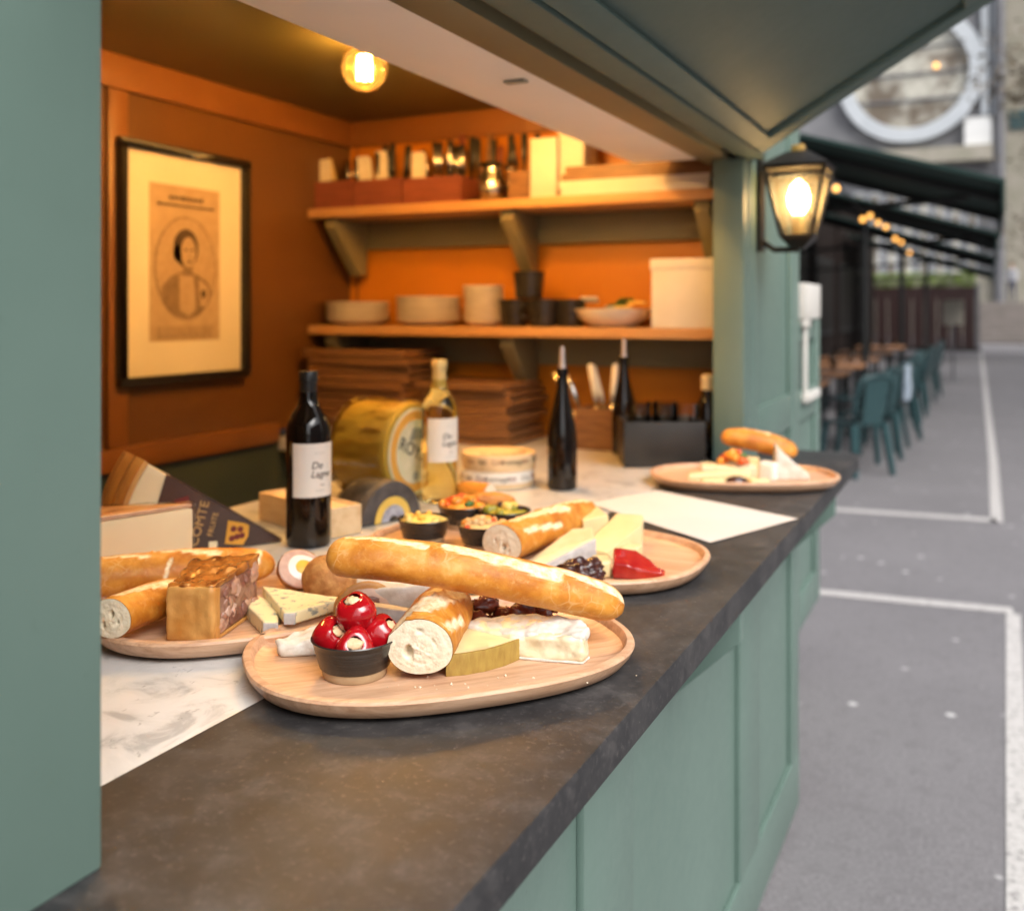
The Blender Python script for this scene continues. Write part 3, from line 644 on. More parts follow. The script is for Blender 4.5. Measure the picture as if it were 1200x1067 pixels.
def caddy(u0, u1, v0, v1, Y, dep, label, mat='redwood'):
    a = PY(u0, v1, Y); b = PY(u1, v0, Y); z0 = ZU + .0005; h = b.z - a.z
    t = thing('cutlery_caddy', label, 'caddy', ((a.x + b.x) / 2, Y + dep / 2, z0))
    w = .008
    MB().box(a.x, b.x, Y, Y + w, z0, z0 + h).build('front_board', mat, t); MB().box(a.x, b.x, Y + dep - w, Y + dep, z0, z0 + h).build('back_board', mat, t)
    for x in (a.x, (a.x + b.x) / 2 - w / 2, b.x - w): MB().box(x, x + w, Y + w + .0005, Y + dep - w - .0005, z0 + .006, z0 + h - .002).build('divider', mat, t)
    MB().box(a.x + w, b.x - w, Y + w, Y + dep - w, z0 + .001, z0 + .005).build('bottom', mat, t)
    return t, a, b, z0, h
def knife(x, y, z, L_, lean, hm, label, grp, name='table_knife', cat='cutlery'):
    t = thing(name, label, cat, (x, y, z), 0, grp); e = Vector((lean[0], lean[1], 1)).normalized()
    p = Vector((x, y, z)); q = p + e * L_ * .52
    MB().tube([p, q], [.004, .006], 6).build('blade', 'steel', t, smooth=True)
    MB().tube([q, q + e * L_ * .12, q + e * L_ * .46, q + e * L_ * .48], [.006, .009, .011, .004], 8).build('handle', hm, t, smooth=True)
def fold(x, y, z, w, h, lean, label):
    t = thing('napkin', label, 'napkin', (x, y, z), 0, 'folded napkins standing in the caddies')
    for k in range(3):
        MB().prism([(x - w / 2, y + k * .006, z), (x + w / 2, y + k * .006, z), (x + w / 2 + lean, y + k * .006, z + h - k * .004), (x - w / 2 + lean, y + k * .006, z + h - k * .004)], (0, .004, 0)).build('fold', 'napkin', t)
rng = random.Random(7)
for (u0, u1, nk, hm, lab) in ((366, 412, 2, 'goldfoil', 'dark red wooden caddy beside the copper wall with a gold handled server'), (413, 470, 2, 'black', 'dark red wooden caddy packed with black handled cutlery and napkins'), (472, 540, 1, 'steel', 'dark red wooden caddy of steel spoons beside the metal jug')):
    t, a, b, z0, h = caddy(u0, u1, 204, 240, 2.77, .12, lab)
    W_ = b.x - a.x; nk = 1 if hm != 'black' else 2
    for k in range(nk):
        fold(a.x + W_ * (.17 + .22 * k), 2.80 + .03 * k, z0 + .02, .045, .155 + .02 * k, rng.uniform(-.014, .014), 'pale folded napkin standing in the ' + ('caddy with the gold handled server' if hm == 'goldfoil' else 'caddy of black handled cutlery' if hm == 'black' else 'caddy of steel spoons'))
    n = 1 if hm == 'goldfoil' else 8
    for k in range(n):
        knife(a.x + W_ * (.34 + .6 * k / 8 if n > 1 else .45), 2.84, z0 + .02, rng.uniform(.17, .20), (rng.uniform(-.25, .25) if n > 1 else -.35, rng.uniform(-.05, .05)), hm,
              {'goldfoil': 'gold handled server leaning in a red wooden caddy', 'black': 'black handled cutlery piece upright in a caddy', 'steel': 'steel spoon upright in the caddy beside the metal jug'}[hm], 'cutlery standing in the caddies')
    if hm != 'black':
        for k in range(3):
            knife(a.x + W_ * (.62 + .1 * k), 2.86, z0 + .02, .16, (rng.uniform(-.15, .15), 0), 'steel', 'plain steel cutlery piece standing in a red wooden caddy', 'cutlery standing in the caddies')
# metal jug with tools
p = PY(574, 226, 2.80); t = thing('metal_jug', 'polished round metal jug on the upper shelf', 'jug', (p.x, 2.82, ZU))
MB().lathe([(.030, ZU + .0005), (.044, ZU + .015), (.050, ZU + .045), (.044, ZU + .08), (.034, ZU + .105), (.040, ZU + .125), (.036, ZU + .124), (.03, ZU + .10)], 28, p.x, 2.82).build('jug_body', 'steel', t, smooth=True)
MB().tube([(p.x + .042, 2.82, ZU + .11), (p.x + .075, 2.82, ZU + .10), (p.x + .078, 2.82, ZU + .06), (p.x + .048, 2.82, ZU + .04)], .005, 8).build('jug_handle', 'steel', t, smooth=True)
for k in range(7):
    q = PY(545 + k * 8, 230, 2.92)
    knife(q.x, 2.92, ZU + .002, rng.uniform(.19, .25), (rng.uniform(-.10, .10), -.02), ('redwood', 'black', 'black', 'board', 'black', 'redwood', 'black')[k], 'tall kitchen tool standing behind the metal jug', 'kitchen tools behind the metal jug', 'kitchen_tool', 'kitchen tool')
t, a, b, z0, h = caddy(596, 620, 190, 226, 2.78, .08, 'small brown wooden pot of black tongs on the upper shelf', 'board')
for k in range(3): knife((a.x + b.x) / 2 + (k - 1) * .012, 2.82, z0 + .01, .20, ((k - 1) * .18, 0), 'black', 'black tongs splayed in the small brown wooden pot', 'black tongs in the brown pot', 'tongs', 'tongs')
def carton(u0, u1, v0, v1, Y, dep, z0, label, name='white_box', lid=False):
    a = PY(u0, v1, Y); b = PY(u1, v0, Y)
    t = thing(name, label, 'box', ((a.x + b.x) / 2, Y + dep / 2, z0))
    MB().box(a.x, b.x, Y, Y + dep, z0 + .0005, b.z).build('box_body', 'white', t, bevel=.004)
    if lid: MB().box(a.x - .003, b.x + .003, Y - .003, Y + dep + .003, b.z - .028, b.z + .003).build('box_lid', 'white', t, bevel=.003)
    return t
carton(621, 652, 160, 226, 2.76, .10, ZU, 'plain white upright box beside the brown wooden pot')
carton(655, 684, 146, 224, 2.79, .12, ZU, 'tall narrow white box beside the stacked trays', lid=True)
for k in range(4):
    z = ZU + .0008 + k * .0225; o_ = rng.uniform(-.015, .015)
    t = thing('serving_tray', ['white tray lying on the upper shelf, bottom of its stack', 'white tray second from the bottom of its stack', 'brown wooden tray third from the bottom of its stack', 'brown wooden tray topmost of its stack on the upper shelf'][k], 'tray', (-.95, 2.83, z), 0, 'trays stacked on the upper shelf')
    MB().box(-1.14 + o_, -.70, 2.74 + .01 * k, 2.93, z, z + .008).box(-1.15 + o_, -1.1405 + o_, 2.735 + .01 * k, 2.935, z, z + .021).box(-1.1404 + o_, -.70, 2.735 + .01 * k, 2.7395 + .01 * k, z, z + .021).build('tray_body', ('white', 'white', 'board', 'board')[k], t)
# lower shelf: plate stacks
def plates(u, v, Y, R, n, step, name, cat, lab, grp, bowl=False):
    p = PY(u, v, Y); z0 = ZW + .0008
    t0 = thing(name, '', cat, (p.x, Y, z0), 0, grp)
    prof = [(R * .55, 0), (R * .62, .002), (R * .97, .016), (R, .020), (R * .985, .0215), (R * .6, .0075), (.001, .006)]
    if bowl: prof = [(R * .5, 0), (R * .56, .002), (R * .9, .022), (R, .046), (R * .97, .047), (R * .85, .024), (R * .5, .008), (.001, .007)]
    MB().lathe(prof, 36).build('plate_body' if not bowl else 'bowl_body', 'plate', t0, smooth=True, local=True, angle=.8)
    for k in range(n):
        lb = lab + (', topmost of its stack' if k == n - 1 else ', bottom of its stack' if k == 0 else ', in the middle of its stack')
        if k == 0: t0['label'] = lb
        else: copy_tree(t0, (p.x + rng.uniform(-.002, .002), Y, z0 + k * step), rng.uniform(0, 6), lb)
plates(420, 376, 2.855, .110, 7, .0095, 'soup_plate', 'plate', 'cream rimmed plate beside the copper wall', 'plates stacked beside the copper wall')
plates(502, 376, 2.855, .108, 9, .0092, 'dinner_plate', 'plate', 'cream dinner plate between the other two plate stacks', 'dinner plates in the middle stack')
plates(567, 376, 2.85, .066, 12, .0098, 'side_plate', 'plate', 'small cream plate beside the black mugs', 'small plates beside the mugs')
def mug(u, z, Y, rz, lab):
    p = PY(u, 376, Y); t = thing('black_mug', lab, 'mug', (p.x, Y, z), rz, 'black mugs on the lower shelf')
    MB().lathe([(.034, .0005), (.042, .004), (.050, .085), (.047, .085), (.039, .008), (.001, .007)], 24).build('mug_body', 'blackglaze', t, smooth=True, local=True, angle=.7)
    MB().tube([(.046, 0, .07), (.074, 0, .066), (.078, 0, .04), (.042, 0, .02)], .005, 8).build('mug_handle', 'blackglaze', t, smooth=True, local=True)
mug(603, ZW, 2.82, .5, 'black mug standing beside the small cream plates'); mug(636, ZW, 2.80, -2.4, 'black mug in the middle of the row on the shelf'); mug(668, ZW, 2.84, -.6, 'black mug next to the white salad bowl')
mug(620, ZW + .0862, 2.83, 2.2, 'black mug sitting on top of two others')
p = PY(715, 376, 2.82); t = thing('salad_bowl', 'wide white bowl of small green packets on the lower shelf', 'bowl', (p.x, 2.85, ZW))
MB().lathe([(.06, .0005), (.068, .004), (.105, .028), (.118, .055), (.114, .056), (.098, .03), (.05, .012), (.001, .011)], 36).build('bowl_body', 'plate', t, smooth=True, local=True, angle=.7)
for k in range(11):
    a = rng.uniform(0, 6.3); rr = rng.uniform(0, .075)
    q = thing('sauce_packet', 'small ' + ('green', 'white', 'yellow')[k % 3] + ' packet lying in the wide white bowl', 'packet', (p.x + rr * math.cos(a), 2.85 + rr * math.sin(a), ZW + .035 + k * .0045), a, 'packets in the white bowl')
    sl = slab([(-.026, -.018), (.026, -.018), (.026, .018), (-.026, .018)], 0, .006, .002, 60, .002, 1, k); xform(sl, Matrix.Rotation(rng.uniform(-.5, .5), 4, 'X')); sl.build('packet_body', ('leaf', 'white', 'salad_y')[k % 3], q, smooth=True, local=True)
carton(763, 836, 303, 380, 2.74, .16, ZW, 'large plain white box with lid on the lower shelf', lid=True)

# ================================================================== end counter: board stacks, bottles, cutlery box, black crate
def boards(x0, x1, y0, y1, n, th, lab, grp):
    for k in range(n):
        z = .9995 + k * (th + .0012); ox, oy = rng.uniform(-.012, .012), rng.uniform(-.012, .012)
        t = thing('serving_board', lab + (', topmost of its stack' if k == n - 1 else ', bottom of its stack' if k == 0 else ', between others in its stack'), 'board', ((x0 + x1) / 2 + ox, (y0 + y1) / 2 + oy, z), rng.uniform(-.03, .03), grp)
        a, b = (x1 - x0) / 2, (y1 - y0) / 2
        MB().box(-a, a, -b, b, 0, th - .004).build('board_body', 'board', t, local=True, bevel=.003); MB().box(-a - .004, a + .004, -b - .006, -b - .0005, 0, th).build('board_lip', 'board', t, local=True, bevel=.0015)
boards(-2.02, -1.64, 2.665, 2.925, 11, .0245, 'brown board in the tall stack by the copper wall', 'boards in the tall stack')
boards(-1.585, -1.285, 2.66, 2.93, 8, .0225, 'brown board in the low stack behind the white wine', 'boards in the low stack')
def oilbottle(r, d, lab):
    t = fthing('oil_bottle', lab, 'bottle', r, d, .9992, 0, 'black bottles with metal pourers')
    MB().lathe([(.030, 0), (.0335, .004), (.034, .115), (.030, .15), (.019, .20), (.0125, .235), (.0120, .262), (.014, .263), (.014, .275), (.010, .276)], 30).build('bottle_glass', 'dark_red_glass', t, smooth=True, local=True, angle=.7)
    MB().lathe([(.0095, .2762), (.0075, .285), (.0055, .32), (.004, .325)], 14).build('pourer', 'pewter', t, smooth=True, local=True, angle=.7)
oilbottle(.115, 2.28, 'black glass bottle with metal pourer standing alone on the marble')
oilbottle(.318, 2.83, 'black glass bottle with metal pourer beside the black crate')
p = PY(693, 530, 2.70); t = thing('cutlery_box', 'brown wooden box of light handled utensils behind the black bottles', 'box', (p.x, 2.78, .999))
for (x0, x1, y0, y1) in ((-.06, .06, -.06, -.05), (-.06, .06, .05, .06), (-.06, -.05, -.0495, .0495), (.05, .06, -.0495, .0495)):
    MB().box(x0, x1, y0, y1, .0005, .12).build('side_board', 'board', t, local=True)
MB().box(-.0495, .0495, -.0495, .0495, .0005, .006).build('bottom', 'board', t, local=True)
for k, (dx, ln) in enumerate(((-.035, -.55), (-.02, -.45), (.0, -.16), (.015, .1), (.03, -.3))):
    knife(p.x + dx, 2.77 + .01 * k, 1.01, .24, (ln, 0), ('steel', 'steel', 'napkin', 'napkin', 'napkin')[k], 'utensil leaning in the brown wooden box behind the bottles', 'utensils in the brown box', 'utensil', 'utensil')
t = fthing('black_crate', 'black plastic crate holding clear drinking glasses beside the green post', 'crate', .395, 2.66, .9992)
for (x0, x1, y0, y1) in ((-.105, .105, -.085, -.078), (-.105, .105, .078, .085), (-.105, -.098, -.0775, .0775), (.098, .105, -.0775, .0775)):
    MB().box(x0, x1, y0, y1, .0005, .118).build('crate_side', 'black', t, local=True, bevel=.002)
MB().box(-.0975, .0975, -.0775, .0775, .0005, .006).build('crate_bottom', 'black', t, local=True)
g0 = None
for k, (dx, dy) in enumerate(((-.06, -.035), (.005, -.035), (.065, -.03), (-.05, .038), (.02, .038))):
    q = fthing('drinking_glass', 'clear drinking glass standing in the black crate', 'glass', .395 + dx, 2.66 + dy, 1.006, 0, 'glasses in the black crate')
    MB().lathe([(.024, 0), (.026, .003), (.031, .155), (.0295, .155), (.0245, .008), (.001, .007)], 22).build('glass_body', 'clearglass', q, smooth=True, local=True, angle=.7)
t = fthing('sauce_bottle', 'dark bottle with pale cap squeezed between crate and post', 'bottle', .545, 2.78, .9992)
MB().lathe([(.030, 0), (.033, .004), (.033, .13), (.016, .17), (.014, .185)], 24).build('bottle_glass', 'dark_red_glass', t, smooth=True, local=True, angle=.7)
MB().lathe([(.016, .1855), (.016, .225), (.012, .228)], 18).build('cap', 'napkin', t, smooth=True, local=True, angle=.7)

# ================================================================== FOOD
def sm(x): x = max(0, min(1, x)); return x * x * (3 - 2 * x)
def baguette(label, pts, R, cut0=False, cut1=False, slashes=(), taper=(.55, .55), seed=0, group=None, N=90, MM=44, holes=(), rough=.035):
    """pts: 3 spine points (r, d, z) in camera metres; crust tube plus crumb discs at cut ends"""
    A, Bm, Cc = [RD(*p) for p in pts]
    ctrl = Bm * 2 - (A + Cc) / 2
    def pos(t): return A * (1 - t) ** 2 + ctrl * 2 * t * (1 - t) + Cc * t * t
    def tan(t): return ((ctrl - A) * (1 - t) + (Cc - ctrl) * t).normalized()
    Ln = (A - Bm).length + (Bm - Cc).length
    base = (A + Cc) / 2; rz = math.atan2((Cc - A).y, (Cc - A).x)
    t_ = thing('baguette', label, 'bread', (base.x, base.y, min(A.z, Cc.z) - R * .8), rz, group)
    off = Vector((seed * 11.3, seed * 4.7, seed * 2.9))
    def prof(t):
        p = 1.0
        for cut, x, tp in ((cut0, t, taper[0]), (cut1, 1 - t, taper[1])):
            if cut: continue
            k = max(0, 1 - x / .42); p *= 1 - (1 - tp) * k * k
            e = 1.25 * R * tp / Ln
            if x < e: p *= max(0, 1 - ((e - x) / e) ** 2.4) ** .5
        p *= 1 + .05 * noise.noise(Vector((t * Ln * 11, seed * 3.3, 0)))
        return max(p, .01)
    def ringpt(t, a, k=1.0, ext=0):
        T = tan(t); sd_ = T.cross(Vector((0, 0, 1))).normalized(); up = sd_.cross(T)
        ca, sa = math.cos(a), math.sin(a)
        rr = R * prof(t) * (1 + rough * noise.noise(Vector((t * Ln * 28, ca * 1.1, sa * 1.1)) + off) + rough * .4 * noise.noise(Vector((t * Ln * 90, ca * 3, sa * 3)) + off))
        f = 0
        for (t0, a0, t1, a1, w) in slashes:
            # distance to the scored line, measured on the surface
            px, py = (t - t0) * Ln, (a - a0) * R; qx, qy = (t1 - t0) * Ln, (a1 - a0) * R
            L2 = qx * qx + qy * qy; s = max(0, min(1, (px * qx + py * qy) / L2)); dd = math.hypot(px - s * qx, py - s * qy)
            wob = w * (1 + .35 * noise.noise(Vector((t * Ln * 60, a * 2, seed))))
            ff = 1 - sm((dd - wob * .72) / (wob * .28))
            side = (px * qy - py * qx)
            rr *= 1 + .07 * math.exp(-((dd - wob) / (wob * .30)) ** 2) * (1 if side > 0 else .35) - .035 * ff * (1 if dd < wob else 0)
            f = max(f, ff)
        rr *= k
        return pos(t) + sd_ * rr * ca * 1.06 + up * rr * sa * (.94 if sa > 0 else .80) + T * ext, f
    mb = MB(); att = []
    for i in range(N + 1):
        t = i / N
        for j in range(MM):
            p, f = ringpt(t, 2 * math.pi * j / MM - math.pi / 2); mb.v.append(p); att.append(f)
    for i in range(N):
        for j in range(MM):
            k = (j + 1) % MM; mb.f.append([i * MM + j, i * MM + k, (i + 1) * MM + k, (i + 1) * MM + j])
    if not cut0: mb.f.append(list(range(MM)))
    if not cut1: mb.f.append([N * MM + j for j in range(MM)])
    mb.att = att; mb.build('crust', 'crust', t_, smooth=True)
    for cut, t, sg in ((cut0, 0, -1), (cut1, 1, 1)):
        if not cut: continue
        cb = MB(); RG = 26
        for i in range(RG):
            k = i / (RG - 1)
            for j in range(MM):
                a = 2 * math.pi * j / MM - math.pi / 2
                q = Vector((k * math.cos(a), k * math.sin(a), 0))
                e = .0012 * noise.noise(q * 5 + off) + .0009 * noise.noise(q * 13 + off)
                for (hx_, hy_, hr) in holes:
                    e -= .085 * hr * (1 - sm((math.hypot(q.x - hx_, (q.y - hy_) * .55) - hr * .3) / (hr * .7)))
                e *= (1 - k ** 6); e += .0018 * (1 - k ** 2)
                p, _ = ringpt(t, a, k * .985, sg * (e + .0004)); cb.v.append(p)
        for i in range(RG - 1):
            for j in range(MM):
                kk = (j + 1) % MM; cb.f.append([i * MM + j, i * MM + kk, (i + 1) * MM + kk, (i + 1) * MM + j])
        cb.build('crumb', 'crumb', t_, smooth=True)
    return t_
def platter(label, r, d, a, b, rot, n=2.5, z=1.0004, h=.026):
    t = fthing('wooden_platter', label, 'platter', r, d, z, rot)
    MB().lathe([(-.035, 0), (-.022, .0008), (-.010, .006), (-.003, .015), (0, h - .004), (-.0012, h - .001), (-.004, h), (-.0085, h), (-.0105, h - .0025), (-.013, .0165), (-.020, .0138), (-.028, .013), (-.08, .0128)], 110, ax=a, ay=b, n=n).build('platter_body', 'beech', t, smooth=True, local=True, angle=.62)
    return t
FZ = 1.0132                                   # floor of a platter lying on the counter
platter('oval wooden platter holding the red stuffed peppers and the long whole baguette', -.081, 1.157, .224, .167, math.radians(21))
platter('oval wooden platter holding four small dip bowls and red quince paste', .035, 1.632, .285, .195, math.radians(-27), z=1.0004)
platter('wooden platter holding the pork pie and scotch eggs', -.375, 1.315, .170, .165, math.radians(20))
platter('oval wooden platter past the white paper, with small baguette and tall wedge', .545, 2.345, .218, .150, 0)

def food(name, label, cat, r, d, z=FZ, rot=0, group=None): return fthing(name, label, cat, r, d, z, rot, group)
def rel(poly, r, d): return [(x - r, y - d) for x, y in poly]

# ------------------------------------------------------------------ small dip bowls
def bowl(label, r, d, R, h, z=FZ, grp='small black dip bowls'):
    t = food('dip_bowl', label, 'bowl', r, d, z, 0, grp)
    MB().lathe([(R * .76, h * .24), (R * .80, h * .28), (R * .93, h * .80), (R * .955, h * .93), (R, h), (R * .985, h + .0012), (R * .93, h), (R * .88, h * .8), (R * .72, h * .22), (.001, h * .2)], 48).build('glazed_bowl', 'blackglaze', t, smooth=True, local=True, angle=.9)
    MB().lathe([(R * .70, .0004), (R * .73, .002), (R * .755, h * .2395), (.001, h * .239)], 40).build('foot', 'foot', t, smooth=True, local=True, angle=.6)
    return t
CR, CD, CH = -.171, 1.083, .041
bowl('black dip bowl with a clay foot filled with red stuffed peppers', CR, CD, .0475, CH)
for k, (dr, dd, dz, R, ax) in enumerate(((.001, .004, .066, .0225, (-.25, -.30, .92)), (-.026, .004, .040, .0205, (.55, -.45, .5)), (.004, -.020, .036, .0205, (.10, -.86, .50)), (.028, .006, .042, .0215, (.72, -.15, .65)), (-.002, .027, .041, .020, (0, .2, .9)))):
    lab = ['red stuffed pepper perched on top of the others in the bowl', 'red stuffed pepper at the outer side of the bowl, beside the soft cheese wedge', 'red stuffed pepper at the front rim with its white filling showing', 'red stuffed pepper in the bowl beside the cut baguette', 'red stuffed pepper half hidden beneath the top one'][k]
    t = food('stuffed_pepper', lab, 'pepper', CR + dr, CD + dd, FZ + dz, 0, 'red stuffed peppers in the bowl')
    ax = Vector(ax).normalized(); q = ax.to_track_quat('Z', 'Y').to_matrix().to_4x4()
    SEG, RNG = 30, 20; mb = MB()
    for i in range(RNG + 1):
        th = .42 + (math.pi - .42) * i / RNG
        for j in range(SEG):
            ph = 2 * math.pi * j / SEG
            rr = R * (1 + (.035 + .015 * (k % 3)) * math.cos((3 + k % 2) * ph + k) * math.sin(th) + .075 * noise.noise(Vector((math.cos(ph), math.sin(ph), th)) * 1.1 + Vector((k * 3.3, 0, 0))) + .02 * noise.noise(Vector((math.cos(ph), math.sin(ph), th)) * 4 + Vector((k * 3.3, 0, 0)))) * (1 - .10 * math.exp(-((th - .42) / .16) ** 2) * 0)
            zz = math.cos(th) * .93 - (.10 * math.exp(-((th - .42) / .12) ** 2))
            mb.v.append(Vector((rr * math.sin(th) * math.cos(ph), rr * math.sin(th) * math.sin(ph), rr * zz)))
    for i in range(RNG):
        for j in range(SEG):
            jj = (j + 1) % SEG; mb.f.append([i * SEG + j, (i + 1) * SEG + j, (i + 1) * SEG + jj, i * SEG + jj])
    xform(mb, q); mb.build('pepper_skin', 'pepper', t, smooth=True, local=True)
    f = MB().ball((0, 0, R * .66), (R * .46, R * .30, R * .16), 18, 10, .45, 2.2, k); xform(f, q); f.build('cheese_filling', 'peppercheese', t, smooth=True, local=True)

# ------------------------------------------------------------------ front platter
baguette('short baguette piece with its crumb end beside the pepper bowl', [(-.0985, 1.062, FZ + .0345), (-.088, 1.15, FZ + .0345), (-.074, 1.245, FZ + .0325)], .0345, cut0=True,
         slashes=[(.02, 2.35, .42, 1.75, .011), (.16, 1.65, .70, .95, .012), (.52, 1.9, .98, 1.05, .012), (.05, .70, .4, .30, .006)], seed=3, holes=((-.34, -.12, .17), (.02, .62, .06), (.42, .25, .05)), taper=(.6, .75))
baguette('long whole golden baguette lying across the front platter', [(-.213, 1.150, 1.122), (-.064, 1.150, 1.1090), (.132, 1.185, 1.054)], .0285,
         slashes=[(.46, 1.36, .78, .92, .0105), (.81, 1.38, .98, .92, .009), (.10, 1.55, .38, 1.15, .006)], seed=8, taper=(.82, .92), N=130, MM=56)
# hard cheese wedge with rind
r0, d0 = -.035, 1.13
t = food('hard_cheese_wedge', 'thin pale hard cheese wedge with olive brown rind on the front platter', 'cheese', r0, d0)
arc = [(-.070, 1.078), (-.050, 1.083), (-.030, 1.094), (-.010, 1.110), (.006, 1.130)]
slab(rel(arc + [(-.047, 1.205)], r0, d0), 0, .023, .0006, 40, .0012, 2, 2).build('paste', 'hard', t, smooth=True, local=True, angle=.7)
out = [(-.0715, 1.0745), (-.0505, 1.0795), (-.0288, 1.0906), (-.0078, 1.1073), (.0088, 1.128)]
slab(rel(out + arc[::-1], r0, d0), 0, .0235, .0004, 60, .0008, 2, 3).build('rind', 'hard_rind', t, smooth=True, local=True, angle=.7)
# brie wedge
r0, d0 = .03, 1.15
t = food('brie_wedge', 'white bloomy brie wedge under the end of the long baguette', 'cheese', r0, d0)
bp = [(-.006, 1.132), (.035, 1.121), (.079, 1.111), (.088, 1.130), (.078, 1.158), (.03, 1.178), (-.045, 1.186), (-.060, 1.170)]
slab(rel(bp, r0, d0), .0015, .034, .0042, 60, .0045, 4, 6, top=[.025, .026, .029, .032, .034, .033, .028, .024]).build('paste', 'brie', t, smooth=True, local=True)
slab([(x * .99, y * .96 + .003) for x, y in rel(bp, r0, d0)], .021, .036, .0042, 48, .003, 4, 7, top=[.0265, .0280, .0315, .0345, .037, .036, .030, .026]).build('rind', 'brie_rind', t, smooth=True, local=True)
slab([(x * 1.01, y * 1.01) for x, y in rel(bp, r0, d0)], .0004, .0030, .0012, 60, .001, 2, 9).build('lower_rind', 'brie_rind', t, smooth=True, local=True)
# sundried tomatoes
rng = random.Random(12)
for k in range(9):
    r0 = -.058 + .0135 * k + rng.uniform(-.004, .004); d0 = 1.215 + rng.uniform(-.014, .018); z0 = FZ + .001 + (k % 3) * .010
    t = food('sundried_tomato', 'dark shrivelled sundried tomato behind the brie wedge', 'tomato', r0, d0, z0, rng.uniform(-1, 1), 'sundried tomatoes on the front platter')
    MB().ball((0, 0, .0115), (.0175, .0115, .0105), 20, 12, .55, 2.6, k).build('tomato_body', 'sundried', t, smooth=True, local=True)
# soft cheese behind the bowl
r0, d0 = -.215, 1.19
t = food('soft_cheese_wedge', 'soft white cheese wedge with crumbly tip behind the pepper bowl', 'cheese', r0, d0)
slab(rel([(-.272, 1.146), (-.262, 1.132), (-.215, 1.140), (-.165, 1.165), (-.172, 1.228), (-.205, 1.215)], r0, d0), .0004, .024, .0040, 85, .004, 4, 11, top=[.016, .013, .020, .026, .032, .028]).build('cheese_body', 'brie_rind', t, smooth=True, local=True)
# ham roll, grey rinded cheese and white wedge behind
t = food('pate_slice', 'round pinkish pate slice with a pastry rim behind the pepper bowl', 'pate', -.180, 1.225, FZ, .45)
q = Matrix.Translation((0, 0, .031)) @ Matrix.Rotation(math.radians(68), 4, 'X')
mb = MB().lathe([(-.004, -.012), (0, -.010), (0, .004), (-.003, .006), (-.006, .0055)], 40, ax=.038, ay=.030); xform(mb, q); mb.build('pastry_rim', 'pastry', t, smooth=True, local=True, angle=.8)
mb = MB().ball((0, 0, .0035), (.032, .024, .0045), 30, 14, .10, 4, 3); xform(mb, q); mb.build('pate_centre', 'ham', t, smooth=True, local=True)
mb = MB().ball((.006, .004, .0072), (.011, .007, .002), 14, 8, .3, 3, 4); xform(mb, q); mb.build('meat_vein', 'meat', t, smooth=True, local=True)
t = food('grey_rind_cheese', 'pale cheese slice with a grey rind beside the cut baguette', 'cheese', -.150, 1.195, FZ, -.5)
slab([(-.030, -.008), (.034, -.004), (.030, .012), (-.028, .010)], .0004, .040, .0018, 60, .003, 3, 14).build('paste', 'cream_cheese', t, smooth=True, local=True)
slab([(-.031, -.0125), (.035, -.0085), (.0345, -.0045), (-.0305, -.0085)], .0004, .041, .0012, 80, .0012, 2, 15).build('rind', 'grey_rind', t, smooth=True, local=True)
t = food('white_cheese_wedge', 'tall white cheese wedge showing between long baguette and pate slice', 'cheese', -.125, 1.262, FZ, .2)
slab([(-.060, -.022), (.040, -.028), (.046, .020), (-.03, .024)], .0004, .054, .0016, 50, .004, 3, 17, top=[.050, .056, .056, .05]).build('paste', 'brie_rind', t, smooth=True, local=True)

# ------------------------------------------------------------------ left platter
baguette('baguette with a cut end running behind the pork pie', [(-.560, 1.345, FZ + .032), (-.46, 1.385, FZ + .032), (-.338, 1.425, FZ + .0315)], .0315, cut0=True, slashes=[(.05, 1.6, .30, 1.2, .006), (.36, 1.7, .70, 1.1, .007), (.90, .5, .93, 2.0, .004), (.40, -.1, .44, .9, .003)], seed=5, holes=((.2, .1, .12), (-.3, -.2, .1)), taper=(.6, .7))
baguette('short baguette end poking over the rim beside the pork pie', [(-.470, 1.165, FZ + .0335), (-.450, 1.235, FZ + .031), (-.425, 1.305, FZ + .027)], .0265, cut0=True, slashes=[(.10, 1.7, .85, 1.0, .0085)], seed=6, holes=((.1, .3, .12), (-.3, -.3, .14), (.4, -.1, .08)), taper=(.6, .6), N=60)
r0, d0 = -.378, 1.24
t = food('pork_pie_quarter', 'cut quarter of a pork pie showing chunky meat filling', 'pie', r0, d0)
FLp, FRp, BRp, BLp = (-.413, 1.188), (-.354, 1.180), (-.332, 1.305), (-.412, 1.285)
def lerp(a, b, k): return (a[0] + (b[0] - a[0]) * k, a[1] + (b[1] - a[1]) * k)
slab(rel([FLp, FRp, lerp(FRp, BRp, .07), lerp(FLp, BLp, .08)], r0, d0), .0006, .066, .0030, 34, .0045, 4, 21).build('side_crust', 'pastry', t, smooth=True, local=True)
slab(rel([lerp(FLp, BLp, .085), lerp(FRp, BRp, .075), lerp(BRp, FRp, .02), BLp], r0, d0), .006, .0625, .0024, 55, .003, 4, 22).build('meat_filling', 'meat', t, smooth=True, local=True)
slab(rel([lerp(FLp, BLp, .085), lerp(FRp, BRp, .075), BRp, BLp], r0, d0), .0006, .0055, .0006, 50, .0015, 2, 23).build('bottom_crust', 'pastry', t, smooth=True, local=True)
slab(rel([(-.4125, 1.190), (-.3545, 1.1825), (-.332, 1.306), (-.412, 1.287)], r0, d0), .0625, .070, .0052, 70, .003, 4, 24, top=[.0655, .0675, .0765, .0735]).build('glazed_lid', 'pielid', t, smooth=True, local=True)
slab(rel([lerp(FRp, BRp, .03), lerp(FRp, BRp, .09), (-.3495, 1.193), (-.3515, 1.185)], r0, d0), .003, .064, .001, 50, .0015, 2, 25).build('crust_edge', 'pastry', t, smooth=True, local=True)
rng = random.Random(31)
